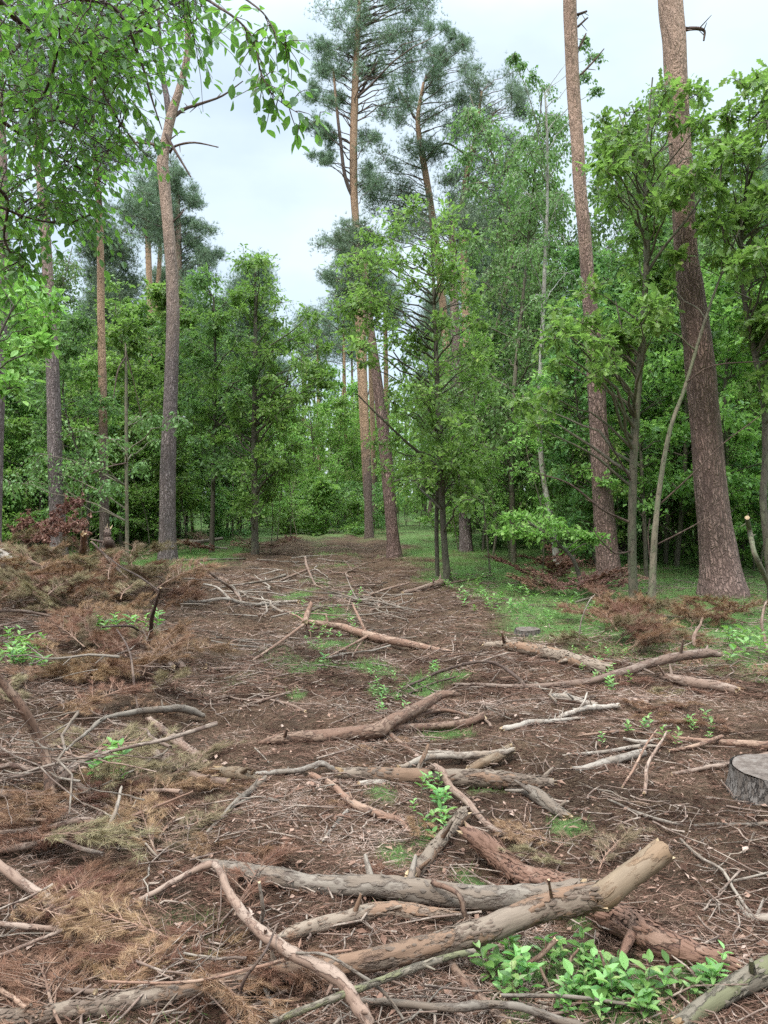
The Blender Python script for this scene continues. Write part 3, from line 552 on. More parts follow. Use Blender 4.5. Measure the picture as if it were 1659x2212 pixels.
hero('broadleaf_sapling', 'yellow-green leafy sapling at the left edge, above the bright low plants', 'sapling', 8.5,
     [(-70, 1330, 14), (-60, 1100, 12), (-40, 900, 10), (-10, 760, 7), (30, 660, 4)],
     [(20, 640, 45), (70, 620, 40), (110, 650, 35), (60, 690, 45), (10, 730, 50), (80, 750, 35), (40, 790, 45), (-30, 680, 60), (20, 840, 40), (90, 700, 35), (-20, 590, 50)], 'bright', 'sap', 1.0, 1.0, .4, .15, 8, seed=18)
hero('broadleaf_sapling', 'pale olive sapling with drooping bare twigs between the left pines', 'sapling', 17.0,
     [(275, 1190, 8), (273, 1050, 8), (272, 900, 7), (272, 780, 5), (270, 740, 3)],
     [(250, 950, 40), (300, 900, 40), (200, 1000, 45), (330, 900, 35), (180, 930, 40), (160, 1000, 45), (120, 1020, 45), (300, 1000, 30), (230, 1040, 40), (340, 950, 25), (70, 1040, 45), (380, 900, 25), (20, 1040, 45), (90, 980, 40)], 'birch', 'sap_light', 1.1, 1.3, .8, .12, 8, seed=19,
     dead=[[(272, 770, 3, 0), (255, 800, 3, -.2), (245, 860, 2, -.4)], [(272, 760, 3, 0), (290, 830, 2, .1), (305, 900, 2, .2)], [(274, 1000, 4, 0), (230, 1010, 3, -.3), (160, 1040, 2, -.6)]])

# --- overhanging broadleaf tree whose trunk stands left of the frame
D0 = 4.6
org = np.array([-4.3, 4.2, float(H(-4.3, 4.2))])
o = empty('overhanging_tree', org, label='broadleaf tree leaning in at the top left, its leafy branches hanging over the clearing', cat='broadleaf tree')
tr = MB(); tp = np.array([org + [0, 0, -.2], org + [.05, .05, 1.5], org + [.12, .1, 3.2], org + [.3, .2, 4.6], org + [.6, .3, 6.0]])
tube(tr, spline(tp, 6), np.linspace(.13, .06, 25), 14, False, .1)
limbs = [  # (px, py, depth, width px)
 [(-260, 60, 4.4, 40), (-60, -60, 4.6, 22), (150, -10, 4.6, 12), (380, -20, 4.3, 9), (480, 20, 4.0, 6), (545, 80, 3.9, 4), (565, 160, 3.8, 3), (600, 215, 3.8, 2), (680, 265, 3.8, 1.5)],
 [(-60, -60, 4.6, 20), (80, 80, 5.0, 9), (130, 60, 5.1, 8), (105, 180, 5.2, 6), (70, 240, 5.3, 4)],
 [(130, 60, 5.1, 8), (200, 160, 5.2, 6), (250, 250, 5.2, 4), (300, 320, 5.2, 3)],
 [(150, -10, 4.6, 12), (250, 20, 4.7, 8), (300, 120, 4.8, 6), (330, 220, 4.8, 4), (350, 280, 4.8, 2)],
 [(-260, 60, 4.4, 30), (-80, 200, 5.2, 14), (60, 300, 5.6, 7), (150, 350, 5.7, 5), (230, 400, 5.8, 3)],
 [(-260, 60, 4.4, 30), (-120, 350, 5.4, 14), (10, 420, 5.8, 8), (10, 520, 5.9, 5), (60, 590, 6.0, 3)],
 [(380, -20, 4.3, 9), (470, -30, 4.2, 6), (560, 20, 4.0, 4), (600, 80, 3.9, 3), (625, 110, 3.9, 2)],
 [(60, 300, 5.6, 5), (120, 260, 5.5, 4), (200, 300, 5.5, 3), (260, 340, 5.5, 2)],
 [(-60, 420, 5.8, 8), (60, 470, 5.9, 5), (150, 480, 5.9, 4), (220, 450, 5.9, 2)]]
cr = MB(); twigs = []
Ls = []
for L in limbs:
    p = spline([P(a, b, d) for a, b, d, w in L], 8); w = spline(np.array([(w * d / F / 2, 0, 0) for a, b, d, w in L]), 8)[:, 0].clip(.0015); tube(tr, p, w, 6, False, .15); Ls.append(p)
limb(tr, tp[2], Ls[0][0], .07, .055, 8, .02)
def leafy_twig(p0, dr, ln, mleaf, ls=1.0, droop=.35):
    q = np.linspace(0, 1, 5)[:, None]; p = p0 + dr * q * ln - np.array([0, 0, droop]) * ln * q ** 2 + rng.normal(size=(5, 3)) * .02 * ln
    tube(tr, p, np.linspace(.003, .0012, 5), 4, False)
    s = np.linspace(.12, 1, mleaf); base = np.stack([np.interp(s, q[:, 0], p[:, k]) for k in range(3)], -1)
    sdv = nrm(np.cross(dr, [0, 0, 1])); sg = np.where(np.arange(mleaf) % 2, 1, -1)[:, None]
    ax = sdv * sg * .9 + dr * .5 + rng.normal(size=(mleaf, 3)) * .4 - [0, 0, .65]
    up = rng.normal(size=(mleaf, 3)) * .45 + [0, 0, 1] + sdv * sg * .3
    sc = (.7 + rng.random(mleaf) * .6) * ls
    leaves(cr, base + ax * .008, ax, up, .072 * sc, .040 * sc, 'leaf', .22, np.clip(rng.random() * .4 + rng.random(mleaf) * .6, 0, 1), .2)
cr2 = np.random.default_rng(11)
rows = [(-60, -80, 440), (0, -60, 440), (45, -60, 420), (80, -60, 330), (120, -60, 310), (180, -60, 300), (240, -60, 295), (300, -60, 275), (360, -60, 255), (420, -60, 220), (460, -60, 170), (520, -60, 90), (590, -60, 30)]
for (a, b, r) in fill(rows, 285, 20, seed=21):
    d = 4.5 + 1.5 * min(1, max(0, b / 500)) + cr2.uniform(-.3, 1.1); p0 = P(a, b, d); dr = nrm(np.array([cr2.normal(.5, .8), cr2.normal(0, .8), cr2.normal(-.2, .3)]))
    near = min((np.linalg.norm(l - p0, axis=1).min(), i) for i, l in enumerate(Ls)); l = Ls[near[1]]; q = l[np.argmin(np.linalg.norm(l - p0, axis=1))]
    if near[0] > .08: limb(tr, q, p0, .005, .003, 4, .05)
    for e in range(2): leafy_twig(p0, nrm(dr + cr2.normal(size=3) * .4), cr2.uniform(.22, .5), 8, cr2.uniform(.65, 1.1))
for L, n_ in ((0, 30), (6, 15)):   # the trailing sprays against the sky
    p = Ls[L]; idx = np.linspace(len(p) * .52, len(p) - 1, n_).astype(int)
    for k in idx:
        dr = nrm(p[min(k + 1, len(p) - 1)] - p[max(k - 2, 0)] + rng.normal(size=3) * .06); leafy_twig(p[k], nrm(dr + rng.normal(size=3) * .7), .08 + rng.random() * .1, 4, .85)
for b in (tr, cr): b.v = [v - org for v in b.v]
tr.build('trunk', M['dark'], o); cr.build('crown', M['cherry'], o)

# ------------------------------------------------------------------ repeated forest trees (prototypes then copies)
def proto(name, h, r, kind, bark, nclump, lo=.15, crownr=1.3, clr=.42, dens=1.0, size=1.0, lean=.3, flat=.55, shape='round'):
    T = np.array([[0, 0, -.15], [rng.normal(0, .1), rng.normal(0, .1), h * .3], [rng.normal(0, lean), rng.normal(0, lean), h * .65], [rng.normal(0, lean), rng.normal(0, lean), h * .97]])
    T = spline(T, 6); rad = np.linspace(r, r * .18, len(T)); tr = MB(); tube(tr, T, rad, 8, False, .12)
    if r > .02 and kind != 'pine' and rng.random() < .5:
        k = len(T) // 4; limb(tr, T[k], T[k] + np.array([rng.normal(0, .6), rng.normal(0, .6), h * .4]), r * .5, r * .15, 5, .02)
    cl = []
    for _ in range(nclump):
        f = rng.uniform(lo, 1.0)
        prof = crownr * (math.sin(min(1, (1.04 - f) / .55) * math.pi / 2)) * (.65 + .35 * min(1, (f - lo) / .25 + .3))
        a = rng.random() * 6.28; q = prof * math.sqrt(rng.random()) ; k = int(f * (len(T) - 1))
        cl.append((T[k] + [math.cos(a) * q, math.sin(a) * q, 0] + rng.normal(size=3) * .1, clr * rng.uniform(.7, 1.3)))
    tr, cr = make_crown(T, rad, cl, kind, dens, flat, size, tr, .4, 4)
    a = tr.mesh('trunk', [M[bark]]); b = cr.mesh('crown', [M['needle'] if kind == 'pine' else M[LEAFK[kind][0]]])
    return name, a, b
def place(pr, x, y, s, rz, label, cat, group):
    name, a, b = pr; o = empty(name, (x, y, float(H(x, y))), label=label, cat=cat, group=group); o.rotation_euler = (rng.normal(0, .02), rng.normal(0, .02), rz); o.scale = (s, s, s * rng.uniform(.92, 1.1))
    for n_, me in (('trunk', a), ('crown', b)):
        c = bpy.data.objects.new(n_, me); c.parent = o; col.objects.link(c)
    return o
OAKS = [proto('broadleaf_tree', 8.2, .07, 'far', 'sap', 56, .24, 1.75, .42, .95, 1.0) for _ in range(3)]
DEEP = [proto('broadleaf_tree', 7.6, .06, 'deep', 'sap', 50, .2, 1.65, .42, .95, 1.15) for _ in range(2)]
BRI = [proto('broadleaf_tree', 6.8, .05, 'farbright', 'sap_light', 43, .15, 1.4, .45, .95, .95) for _ in range(2)]
SAPL = [proto('thin_sapling', 5.2, .022, 'farbright', 'sap_light', 20, .2, .55, .3, .75, .75, .35) for _ in range(3)]  # light green leaves; their brightness also stands in for haze on the far saplings
SHRUB = [proto('shrub', 1.8, .015, k, 'sap', 22, .1, .8, .32, .85, .8, .2) for k in ('deep', 'far', 'farbright')]
PINES = [proto('background_pine', 15, .14, 'pine', 'pine_far', 34, .55, 1.9, .75, 1.0, 1.6, .4) for _ in range(2)]
TALL = [proto('tall_broadleaf_tree', 11.5, .08, 'birch', 'sap_light', 70, .25, 2.0, .6, 1.0, 1.6, .5) for _ in range(2)]
fr = np.random.default_rng(99)
def forest(n, protos, xr, yr, sc, label, cat, group, gap, side, minsep):
    pts = []; tries = 0
    while len(pts) < n and tries < 6000:
        tries += 1; y = fr.uniform(*yr); x = fr.uniform(*xr) * 1.0
        if side == 'L' and not (x < pathx(y) - gap(y)): continue
        if side == 'R' and not (x > pathx(y) + gap(y)): continue
        if abs(x) > y * .56 + 2.5: continue
        if any((x - a) ** 2 + (y - b) ** 2 < minsep ** 2 for a, b in pts): continue
        pts.append((x, y)); place(protos[fr.integers(len(protos))], x, y, fr.uniform(*sc), fr.uniform(0, 6.28), label, cat, group)
    return pts
GL, GR_ = (lambda y: 5.2 if y < 30 else 3.0), (lambda y: 4.2 + max(0, 17 - y) * .35)
forest(30, OAKS + DEEP, (-22, 0), (21, 34), (.8, 1.1), 'dense young broadleaf tree in the thicket left of the track', 'broadleaf tree', 'thicket trees left of the track', GL, 'L', 1.7)
forest(16, BRI + DEEP, (-16, -3), (19, 27), (.5, .8), 'small leafy tree at the front of the left thicket', 'broadleaf tree', 'small trees fronting the left thicket', GL, 'L', 1.5)
forest(34, OAKS + DEEP + BRI, (0, 22), (15.5, 30), (.8, 1.12), 'dense young broadleaf tree in the thicket right of the track', 'broadleaf tree', 'thicket trees right of the track', GR_, 'R', 1.5)
forest(12, TALL, (2.2, 10.5), (17.5, 27), (.85, 1.15), 'tall fine-leaved tree rising among the pines on the right', 'broadleaf tree', 'tall fine-leaved trees on the right', lambda y: 3.6, 'R', 1.8)
forest(12, TALL, (-16, -5), (24, 34), (.7, .95), 'tall fine-leaved tree rising behind the left thicket', 'broadleaf tree', 'tall fine-leaved trees on the left', lambda y: 4.6, 'L', 1.8)
forest(12, DEEP + OAKS, (4, 12), (13, 19), (.6, .85), 'dark leafy tree in the shade behind the biggest pine', 'broadleaf tree', 'shaded trees behind the biggest pine', lambda y: 5.2, 'R', 1.3)
forest(36, OAKS + BRI, (-30, 30), (34, 58), (.9, 1.25), 'broadleaf tree far back in the wood', 'broadleaf tree', 'far broadleaf trees', lambda y: 0, 'A', 2.2)
forest(9, BRI, (-5.2, -1.2), (37, 52), (.95, 1.3), 'pale green leafy tree filling the gap at the end of the track', 'broadleaf tree', 'leafy trees in the gap at the track end', lambda y: 0, 'A', 1.2)
forest(44, SAPL, (-11, -1.5), (20, 38), (.7, 1.1), 'thin pole sapling with sparse leaves left of the far track', 'sapling', 'pole saplings along the far track', lambda y: 1.4, 'L', .5)
forest(18, SAPL, (-6, 2), (34, 50), (.8, 1.2), 'thin pale sapling closing the end of the track', 'sapling', 'saplings at the end of the track', lambda y: 0, 'A', .5)
forest(58, SAPL, (0, 13), (13.5, 26), (.6, 1.0), 'thin bare-stemmed sapling inside the right thicket', 'sapling', 'saplings in the right thicket', lambda y: 3.0, 'R', .6)
forest(15, SHRUB, (-16, 0), (20, 30), (.7, 1.3), 'low green shrub under the left thicket', 'shrub', 'shrubs under the left thicket', lambda y: 2.6, 'L', .9)
forest(22, SHRUB, (0, 14), (13, 26), (.5, 1.0), 'low green shrub under the right thicket', 'shrub', 'shrubs under the right thicket', lambda y: 3.6 + max(0, 16 - y) * .3, 'R', .8)
forest(14, SHRUB, (-6, 3), (31, 46), (.8, 1.5), 'low shrub at the far end of the track', 'shrub', 'shrubs at the end of the track', lambda y: 0, 'A', .9)
forest(16, PINES, (-22, -4), (36, 58), (.8, 1.05), 'distant pine rising behind the left thicket', 'pine tree', 'distant pines behind the left thicket', lambda y: 3.2, 'L', 3)
forest(20, PINES, (3, 26), (34, 58), (.9, 1.15), 'distant pine rising behind the right thicket', 'pine tree', 'distant pines behind the right thicket', lambda y: 4.5, 'R', 3)
# the far wood beyond: one mass
fw = MB(); n = 42000; a = (fr.random(n) * 2 - 1) * R(40); rr_ = 58 + fr.random(n) * 26; x = np.sin(a) * rr_; y = np.cos(a) * rr_
top = 7.5 + fbm(x, y, 7, 3, 61) * 5.5 - 3.0 * np.exp(-((x + 5.5) / 3) ** 2); z = fr.random(n) * top
leaves(fw, np.stack([x, y, z], -1), fr.normal(size=(n, 3)), fr.normal(size=(n, 3)) * .6 + [0, 0, 1], .35 + fr.random(n) * .3, .22 + fr.random(n) * .2, 'small', .2, np.clip(fbm(x, z, 2.5, 3, 3) * .8 + fr.random(n) * .4 - .1, 0, 1))
for k in range(130):
    a_ = fr.uniform(-R(38), R(38)); r_ = fr.uniform(56, 76); p = np.array([math.sin(a_) * r_, math.cos(a_) * r_, 0]); tube(fw, np.array([p, p + [fr.normal(0, .2), 0, 5], p + [fr.normal(0, .5), 0, 10]]), [.13, .1, .05], 5, False, mat=1)
fw.build('far_wood', [M['oak'], M['sap']], kind='stuff', label='far wood closing the view behind all the trees', cat='wood')

exec_ground = True
# ------------------------------------------------------------------ logs and branches on the clearing floor
def lay(name, label, mat, pts, cat='branch', cut=(0, 0), ragged=.8, stubs=3, rough=.22, extra=(), cutmat_=None, group=None, peel=None):
    """pts: (px, py, width px, lift m). Lies on the ground plus its own lift."""
    def conv(pp):
        W = []; Rr = []
        for (a, b, w, l) in pp:
            g0 = G(a, b, l); r = max(w * g0[1] / F / 2, .0012); g0 = G(a, b, l + r * .8); Rr.append(r); W.append(g0)
        return np.array(W), np.array(Rr)
    W, Rr = conv(pts); mb = MB(); org = W[len(W) // 2].copy(); org[2] = float(H(org[0], org[1]))
    ncp = 7 if len(pts) > 2 else 10
    S = spline(W, ncp); RR = np.interp(np.linspace(0, 1, len(S)), np.linspace(0, 1, len(Rr)), Rr)
    k = RR.mean(); wob = np.stack([np.convolve(rng.normal(0, 1, len(S) + 4), np.ones(5) / 5, 'valid') for _ in range(3)], -1) * k * (.35 if k < .02 else .16); wob[0] = wob[-1] = 0; S = S + wob
    RR = RR * (1 + (.10 if k < .02 else .05) * np.convolve(rng.normal(0, 1, len(S) + 2), np.ones(3) / 3, 'valid'))
    sides = 24 if k > .03 else 14 if k > .012 else 8
    # refine rings on thick logs
    if k > .02: q = np.linspace(0, len(S) - 1, len(S) * 3); S = np.stack([np.interp(q, np.arange(len(S)), S[:, c]) for c in range(3)], -1); RR = np.interp(q, np.arange(len(RR)), RR)
    S0, R0 = S, RR
    if peel: kp = int(len(S) * peel); S, RR = S[:kp + 1], RR[:kp + 1]
    tube(mb, S, RR, sides, True, rough, ragged=ragged, capmat=1)
    if k > .018:
        nf = int(90 * len(pts) * min(1.5, k / .03) * (1.6 if mat == 'red' else .8 if mat == 'mix' else .25))
        ii = rng.integers(1, len(S) - 2, nf); fr_ = rng.random(nf)[:, None]; c_ = S[ii] * (1 - fr_) + S[ii + 1] * fr_; tg = nrm(S[ii + 1] - S[ii]); rd_ = nrm(np.cross(tg, rng.normal(size=(nf, 3))))
        cl_ = fbm(ii / 7.0, np.zeros(nf), 1, 2, 12); kk = cl_ > .42; c_, tg, rd_, ii = c_[kk], tg[kk], rd_[kk], ii[kk]; nf = len(ii)
        if nf: leaves(mb, c_ + rd_ * (RR[ii] * 1.02)[:, None], tg * rng.choice([-1, 1], nf)[:, None] + rd_ * .12, rd_, k * rng.uniform(.3, 1.3, nf), k * rng.uniform(.15, .5, nf), 'leaf', -.2, None, -.1)
    for _ in range(stubs):
        i_ = rng.integers(2, len(S) - 2); dv = nrm(rng.normal(size=3) + [0, 0, .5]); L = RR[i_] * rng.uniform(1.8, 4.5) + .01; tube(mb, np.array([S[i_], S[i_] + dv * L * .6, S[i_] + dv * L]), np.array([.4, .3, .18]) * RR[i_], 6, True, .2)
    for e in extra:
        We, Re = conv(e); Se = spline(We, 6); tube(mb, Se, np.interp(np.linspace(0, 1, len(Se)), np.linspace(0, 1, len(Re)), Re), 12 if Re.max() > .012 else 7, True, rough, ragged=.5, capmat=1)
    mb.v = [v - org for v in mb.v]
    o = mb.build(name, [M[mat], M[cutmat_ or 'cut']], label=label, cat=cat, group=group); o.location = org
    if peel:
        pm = MB(); tube(pm, S0[kp - 1:] - org, R0[kp - 1:] * .93, sides, True, rough, ragged=.5, capmat=1); pm.build('peeled_end', [M['peel'], M['cut']], o, label='pale peeled end of the log')
    return o
def bare(*p): return [(a, b, w, 0) if len(q) == 3 else q for q in p for (a, b, w) in [q[:3]]]
B = lambda name, label, mat, pts, **kw: lay(name, label, mat, bare(*pts), **kw)
ns_ = 'fallen_branch'
B('fallen_log', 'long grey-brown log in the foreground with a pale sawn end raised at right', 'mix', [(-60, 2218, 40), (0, 2205, 40), (100, 2190, 40), (200, 2175, 38), (350, 2150, 42), (500, 2120, 40), (650, 2098, 40, .02), (830, 2070, 45, .05), (980, 2030, 50, .09), (1055, 2008, 52, .12), (1180, 1963, 56, .17), (1270, 1943, 58, .2), (1330, 1915, 58, .24), (1432, 1838, 58, .30)], cat='log', stubs=5, ragged=.6, peel=.885)
B('fallen_log', 'smooth grey log lying behind the foreground log, turning orange to the right', 'grey', [(440, 1868, 24), (500, 1878, 34), (600, 1897, 38), (700, 1912, 42), (830, 1920, 48, .02), (930, 1925, 50, .02), (1050, 1938, 52, .03), (1130, 1938, 52, .03), (1262, 1925, 48, .03)], cat='log')
B('fallen_log', 'flaking red-brown log running under the raised log towards lower right', 'red', [(1010, 1798, 28, .1), (1045, 1825, 38, .07), (1080, 1852, 44, .04), (1130, 1895, 50), (1230, 1925, 56), (1330, 1985, 62), (1430, 2038, 60), (1500, 2060, 52), (1572, 2085, 34)], cat='log', ragged=1.6, stubs=4)
B('fallen_log', 'tan-grey log half hidden between the two foreground logs', 'mix', [(590, 2035, 14), (622, 2022, 26), (700, 1995, 31), (830, 1968, 34), (940, 1975, 34), (1010, 1985, 20)], cat='log')
B('fallen_log', 'thick mossy broken trunk at the bottom right corner', 'moss', [(1465, 2215, 34), (1560, 2150, 44), (1659, 2095, 54, .02), (1740, 2050, 56, .04)], cat='log', ragged=1.5)
B('fallen_log', 'short tan log pointing up the clearing above the green plants', 'mix', [(890, 1893, 30), (940, 1832, 32), (1003, 1756, 26, .03)], cat='log', ragged=1.2)
B('fallen_log', 'flaky log lying level across the middle, pale peeled left end', 'mix', [(738, 1671, 22), (790, 1674, 28), (830, 1676, 34), (980, 1682, 38), (1100, 1688, 36), (1150, 1690, 30), (1195, 1690, 18)], cat='log', ragged=1.5)
B('fallen_log', 'forked brown log across the middle of the track with bleached tip', 'brown', [(560, 1604, 8), (600, 1598, 24), (683, 1590, 27), (770, 1585, 30), (820, 1576, 33, .02), (843, 1560, 28, .05), (920, 1520, 24, .09), (960, 1502, 18, .12), (988, 1500, 8, .12)], cat='log',
  extra=[[(843, 1572, 18, .01), (920, 1570, 17, .01), (1003, 1562, 17, .01), (1046, 1546, 18, .02)], [(833, 1579, 13, .01), (870, 1609, 12, 0), (913, 1640, 10, 0)], [(870, 1560, 9, .03), (910, 1543, 9, .04), (960, 1534, 8, .04), (1010, 1545, 6, .02)]])
B('fallen_log', 'jointed pine log at right behind the crooked branch, lying on green moss', 'mix', [(1044, 1391, 10), (1080, 1392, 18), (1110, 1396, 24), (1200, 1416, 28), (1250, 1430, 28), (1312, 1446, 28)], cat='log')
B('fallen_log', 'pinkish rotting log half sunk in dead needles at right', 'tan', [(1430, 1461, 14), (1480, 1472, 24), (1540, 1482, 24), (1592, 1492, 18)], cat='log')
B('fallen_log', 'peeled pinkish log ending in a knotty clump, left of the track', 'tan', [(300, 1350, 14), (322, 1372, 18), (360, 1410, 18), (396, 1445, 14)], cat='log', extra=[[(337, 1413, 14, .04), (355, 1425, 15, .05), (373, 1442, 14, .02)], [(290, 1436, 8, 0), (310, 1420, 9, .02), (333, 1409, 10, .04)]])
B('fallen_log', 'short yellow peeled log propped on the grey stick', 'peel', [(1014, 1664, 22), (1060, 1642, 22, .02), (1104, 1618, 20, .04)], cat='log', stubs=0)
B('fallen_log', 'short bleached stick end beneath the level middle log', 'pale', [(775, 1695, 14, .0), (836, 1687, 15, .0)], cat='log', stubs=0, ragged=.1)
B('fallen_log', 'sawn log beside the base of the middle oak', 'tan', [(870, 1281, 9), (910, 1271, 12), (955, 1258, 15, .03)], cat='log', ragged=.1)
B('fallen_log', 'pale end of a thick log at the left edge behind the brush', 'pale', [(-80, 1195, 40, .25), (-30, 1198, 42, .25), (22, 1215, 38, .2)], cat='log', stubs=0)
B('fallen_log', 'white bark log on the ground left of the stump', 'pale', [(1235, 1662, 10), (1300, 1650, 18), (1388, 1626, 18)], cat='log')
B('fallen_log', 'grey weathered slab of wood half buried near the middle log', 'grey', [(1138, 1708, 26), (1175, 1730, 30), (1225, 1765, 20)], cat='log', ragged=1.4)
B(ns_, 'forked bare branch arching over the foreground logs, right arm reaching the bottom', 'tan', [(300, 1945, 11), (380, 1905, 14, .04), (452, 1868, 16, .1), (470, 1880, 16, .11), (500, 1940, 19, .12), (555, 2005, 23, .13), (625, 2055, 27, .14), (700, 2095, 28, .15), (750, 2135, 27, .12), (780, 2185, 27, .08), (802, 2222, 27, .05)], stubs=5)
B(ns_, 'smooth green-grey branch slanting across the bottom of the foreground log', 'moss', [(585, 2210, 12, .05), (680, 2172, 16, .1), (830, 2115, 18, .14), (930, 2078, 16, .15), (1022, 2055, 12, .15)], stubs=2)
B(ns_, 'grey branch along the bottom edge below the green plants', 'grey', [(760, 2160, 9), (830, 2165, 15, .03), (980, 2177, 18, .04), (1080, 2170, 16, .05), (1160, 2188, 16, .04), (1250, 2216, 20, .02)], extra=[[(1080, 2150, 8, .06), (1230, 2153, 9, .07), (1380, 2172, 7, .03)]])
B(ns_, 'reddish branch dropping from the foreground log to the bottom edge', 'brown', [(945, 2040, 14, .05), (995, 2110, 20, .02), (1040, 2160, 22), (1095, 2210, 24)])
B(ns_, 'long crooked tan branch draped over the level middle log', 'tan', [(928, 1668, 10, .03), (934, 1656, 13, .08), (952, 1664, 15, .09), (980, 1708, 16, .05), (1015, 1738, 15, .02), (1055, 1783, 13), (1147, 1825, 9)])
B(ns_, 'forked grey stick resting above the level middle log', 'grey', [(860, 1658, 12, .03), (930, 1637, 16, .03), (1030, 1632, 16, .03), (1075, 1628, 14, .05), (1112, 1618, 8, .07)], extra=[[(925, 1625, 7, .03), (960, 1626, 9, .04), (1010, 1632, 9, .04)]])
B(ns_, 'whitish stick joining the splintered stub to the middle log', 'pale', [(553, 1672, 11), (600, 1668, 11), (650, 1665, 12, .02), (696, 1650, 13, .04), (722, 1664, 12)])
B(ns_, 'greyish stick slanting down left from the whitish stick', 'grey', [(572, 1682, 14), (535, 1712, 14), (500, 1745, 13), (435, 1810, 6)], extra=[[(500, 1742, 5, .01), (550, 1722, 5, .02), (605, 1728, 3, .02)]])
B(ns_, 'knobbly brown branch running down right below the middle log', 'brown', [(670, 1673, 12), (725, 1703, 14), (765, 1738, 17), (830, 1764, 16), (860, 1772, 15), (888, 1798, 10)])
B(ns_, 'short white stick lying in dark needles, left of centre', 'pale', [(752, 1750, 9), (725, 1780, 8), (694, 1820, 6)])
B(ns_, 'straight red-tan branch with pale broken end beside the left brush', 'tan', [(322, 1553, 14), (380, 1598, 20), (420, 1628, 18), (447, 1650, 14)])
B(ns_, 'long curved branch leading to the splintered wood, left of the track', 'tan', [(215, 1588, 12, .1), (310, 1608, 14, .08), (360, 1648, 17, .03), (425, 1678, 18), (492, 1690, 16)])
B(ns_, 'bent grey branch on the brush with a tapering left tail', 'grey', [(135, 1628, 4, .1), (180, 1588, 7, .14), (225, 1552, 10, .17), (300, 1537, 14, .16), (370, 1532, 17, .12), (410, 1534, 16, .07), (442, 1546, 8, .03)])
B(ns_, 'thick brown branch leaning up towards the left edge', 'brown', [(-30, 1430, 15, .6), (0, 1468, 17, .5), (50, 1532, 20, .36), (85, 1598, 22, .2), (105, 1662, 21, .08), (110, 1720, 24, .02)], extra=[[(110, 1718, 18, .02), (60, 1716, 18, .02), (0, 1714, 18, .02), (-40, 1712, 18, .02)]])
B(ns_, 'wavy light-brown branch crossing the left edge in front of the leaning one', 'tan', [(-30, 1660, 12, .13), (0, 1658, 12, .13), (30, 1652, 12, .14), (70, 1664, 13, .13), (105, 1658, 12, .14), (142, 1640, 10, .15)])
B(ns_, 'stout reddish branch rising right from the foot of the leaning branch', 'tan', [(100, 1702, 15, .03), (135, 1678, 16, .06), (170, 1652, 17, .09), (212, 1624, 14, .12)])
B(ns_, 'branch falling right through the left brush beside seedlings', 'tan', [(110, 1650, 13, .06), (150, 1682, 15, .05), (190, 1712, 14, .02), (242, 1750, 10)])
B(ns_, 'long straight twig pointing right out of the left brush', 'brown', [(50, 1770, 8, .06), (200, 1776, 10, .08), (260, 1770, 9, .1), (340, 1742, 6, .12), (416, 1710, 3, .14)])
B(ns_, 'double-bent branch low on the left brush', 'tan', [(-20, 1802, 12, .06), (75, 1792, 12, .05), (140, 1778, 13, .07), (200, 1775, 13, .07), (250, 1805, 12, .04), (312, 1807, 8, .02)])
B(ns_, 'thin upright stick crossing the low left branches', 'grey', [(215, 1828, 8, .06), (232, 1790, 9, .1), (250, 1752, 9, .15), (263, 1700, 6, .22)])
B(ns_, 'short cut branch at the left edge above the lower brush', 'tan', [(-20, 1838, 14, .04), (60, 1826, 15, .04), (132, 1808, 14, .05)], ragged=.1)
B(ns_, 'thick branch slanting down right from the lower left edge', 'tan', [(-20, 1855, 18, .05), (75, 1925, 22, .04), (120, 1962, 25, .02), (145, 1995, 24), (152, 2055, 10)])
B(ns_, 'pinkish branch level at the lower left edge', 'tan', [(-20, 1993, 12, .04), (60, 2000, 13, .04), (128, 2008, 12, .03)])
B(ns_, 'thin pale stick rising right at the lower left edge', 'tan', [(-15, 2068, 9, .02), (60, 2040, 9, .06), (135, 2008, 8, .08)])
B(ns_, 'blackish grey branch poking from the lower left needles', 'dark', [(95, 2130, 9, .02), (150, 2140, 10, .03), (205, 2142, 12, .03)])
B(ns_, 'short charred-looking grey stick just above the blackish branch at lower left', 'dark', [(150, 2006, 14, .01), (180, 2000, 14, .02), (207, 1994, 13, .02)])
B(ns_, 'thin reddish twig running level above the foreground log', 'brown', [(220, 2120, 6, .06), (400, 2122, 7, .08), (550, 2090, 7, .1), (640, 2068, 8, .13), (760, 2052, 5, .14)])
B(ns_, 'short reddish stick at the bottom left corner', 'brown', [(-15, 2128, 10, .04), (40, 2165, 10, .06), (80, 2198, 8, .03)])
B(ns_, 'upright pale stick standing behind the arching branch', 'pale', [(566, 1992, 9, .02), (568, 1960, 9, .1), (560, 1905, 7, .2)])
B(ns_, 'frayed pale root below the arching branch', 'pale', [(560, 2100, 7, .03), (575, 2140, 10, .02), (598, 2202, 8)], extra=[[(562, 2105, 5, .03), (550, 2145, 4, .01), (575, 2190, 3, 0)]])
B(ns_, 'dark thin twig looping over the right end of the foreground fork', 'dark', [(598, 2000, 5, .2), (570, 2060, 6, .2), (530, 2115, 7, .13), (522, 2155, 7, .06), (545, 2205, 6, .03)])
B(ns_, 'grey twig arching right of the foreground fork', 'grey', [(640, 2058, 5, .18), (700, 2062, 7, .2), (760, 2095, 7, .17), (830, 2145, 7, .1), (870, 2200, 6, .04)])
B(ns_, 'red splinter standing up against the raised log', 'brown', [(1198, 1985, 10, .12), (1192, 1950, 8, .22), (1185, 1900, 6, .36)])
B(ns_, 'brown twig with a side shoot in front of the smooth grey log', 'brown', [(935, 1905, 12, .1), (985, 1930, 12, .12), (1005, 1975, 12, .06), (1012, 2000, 8, .02)])
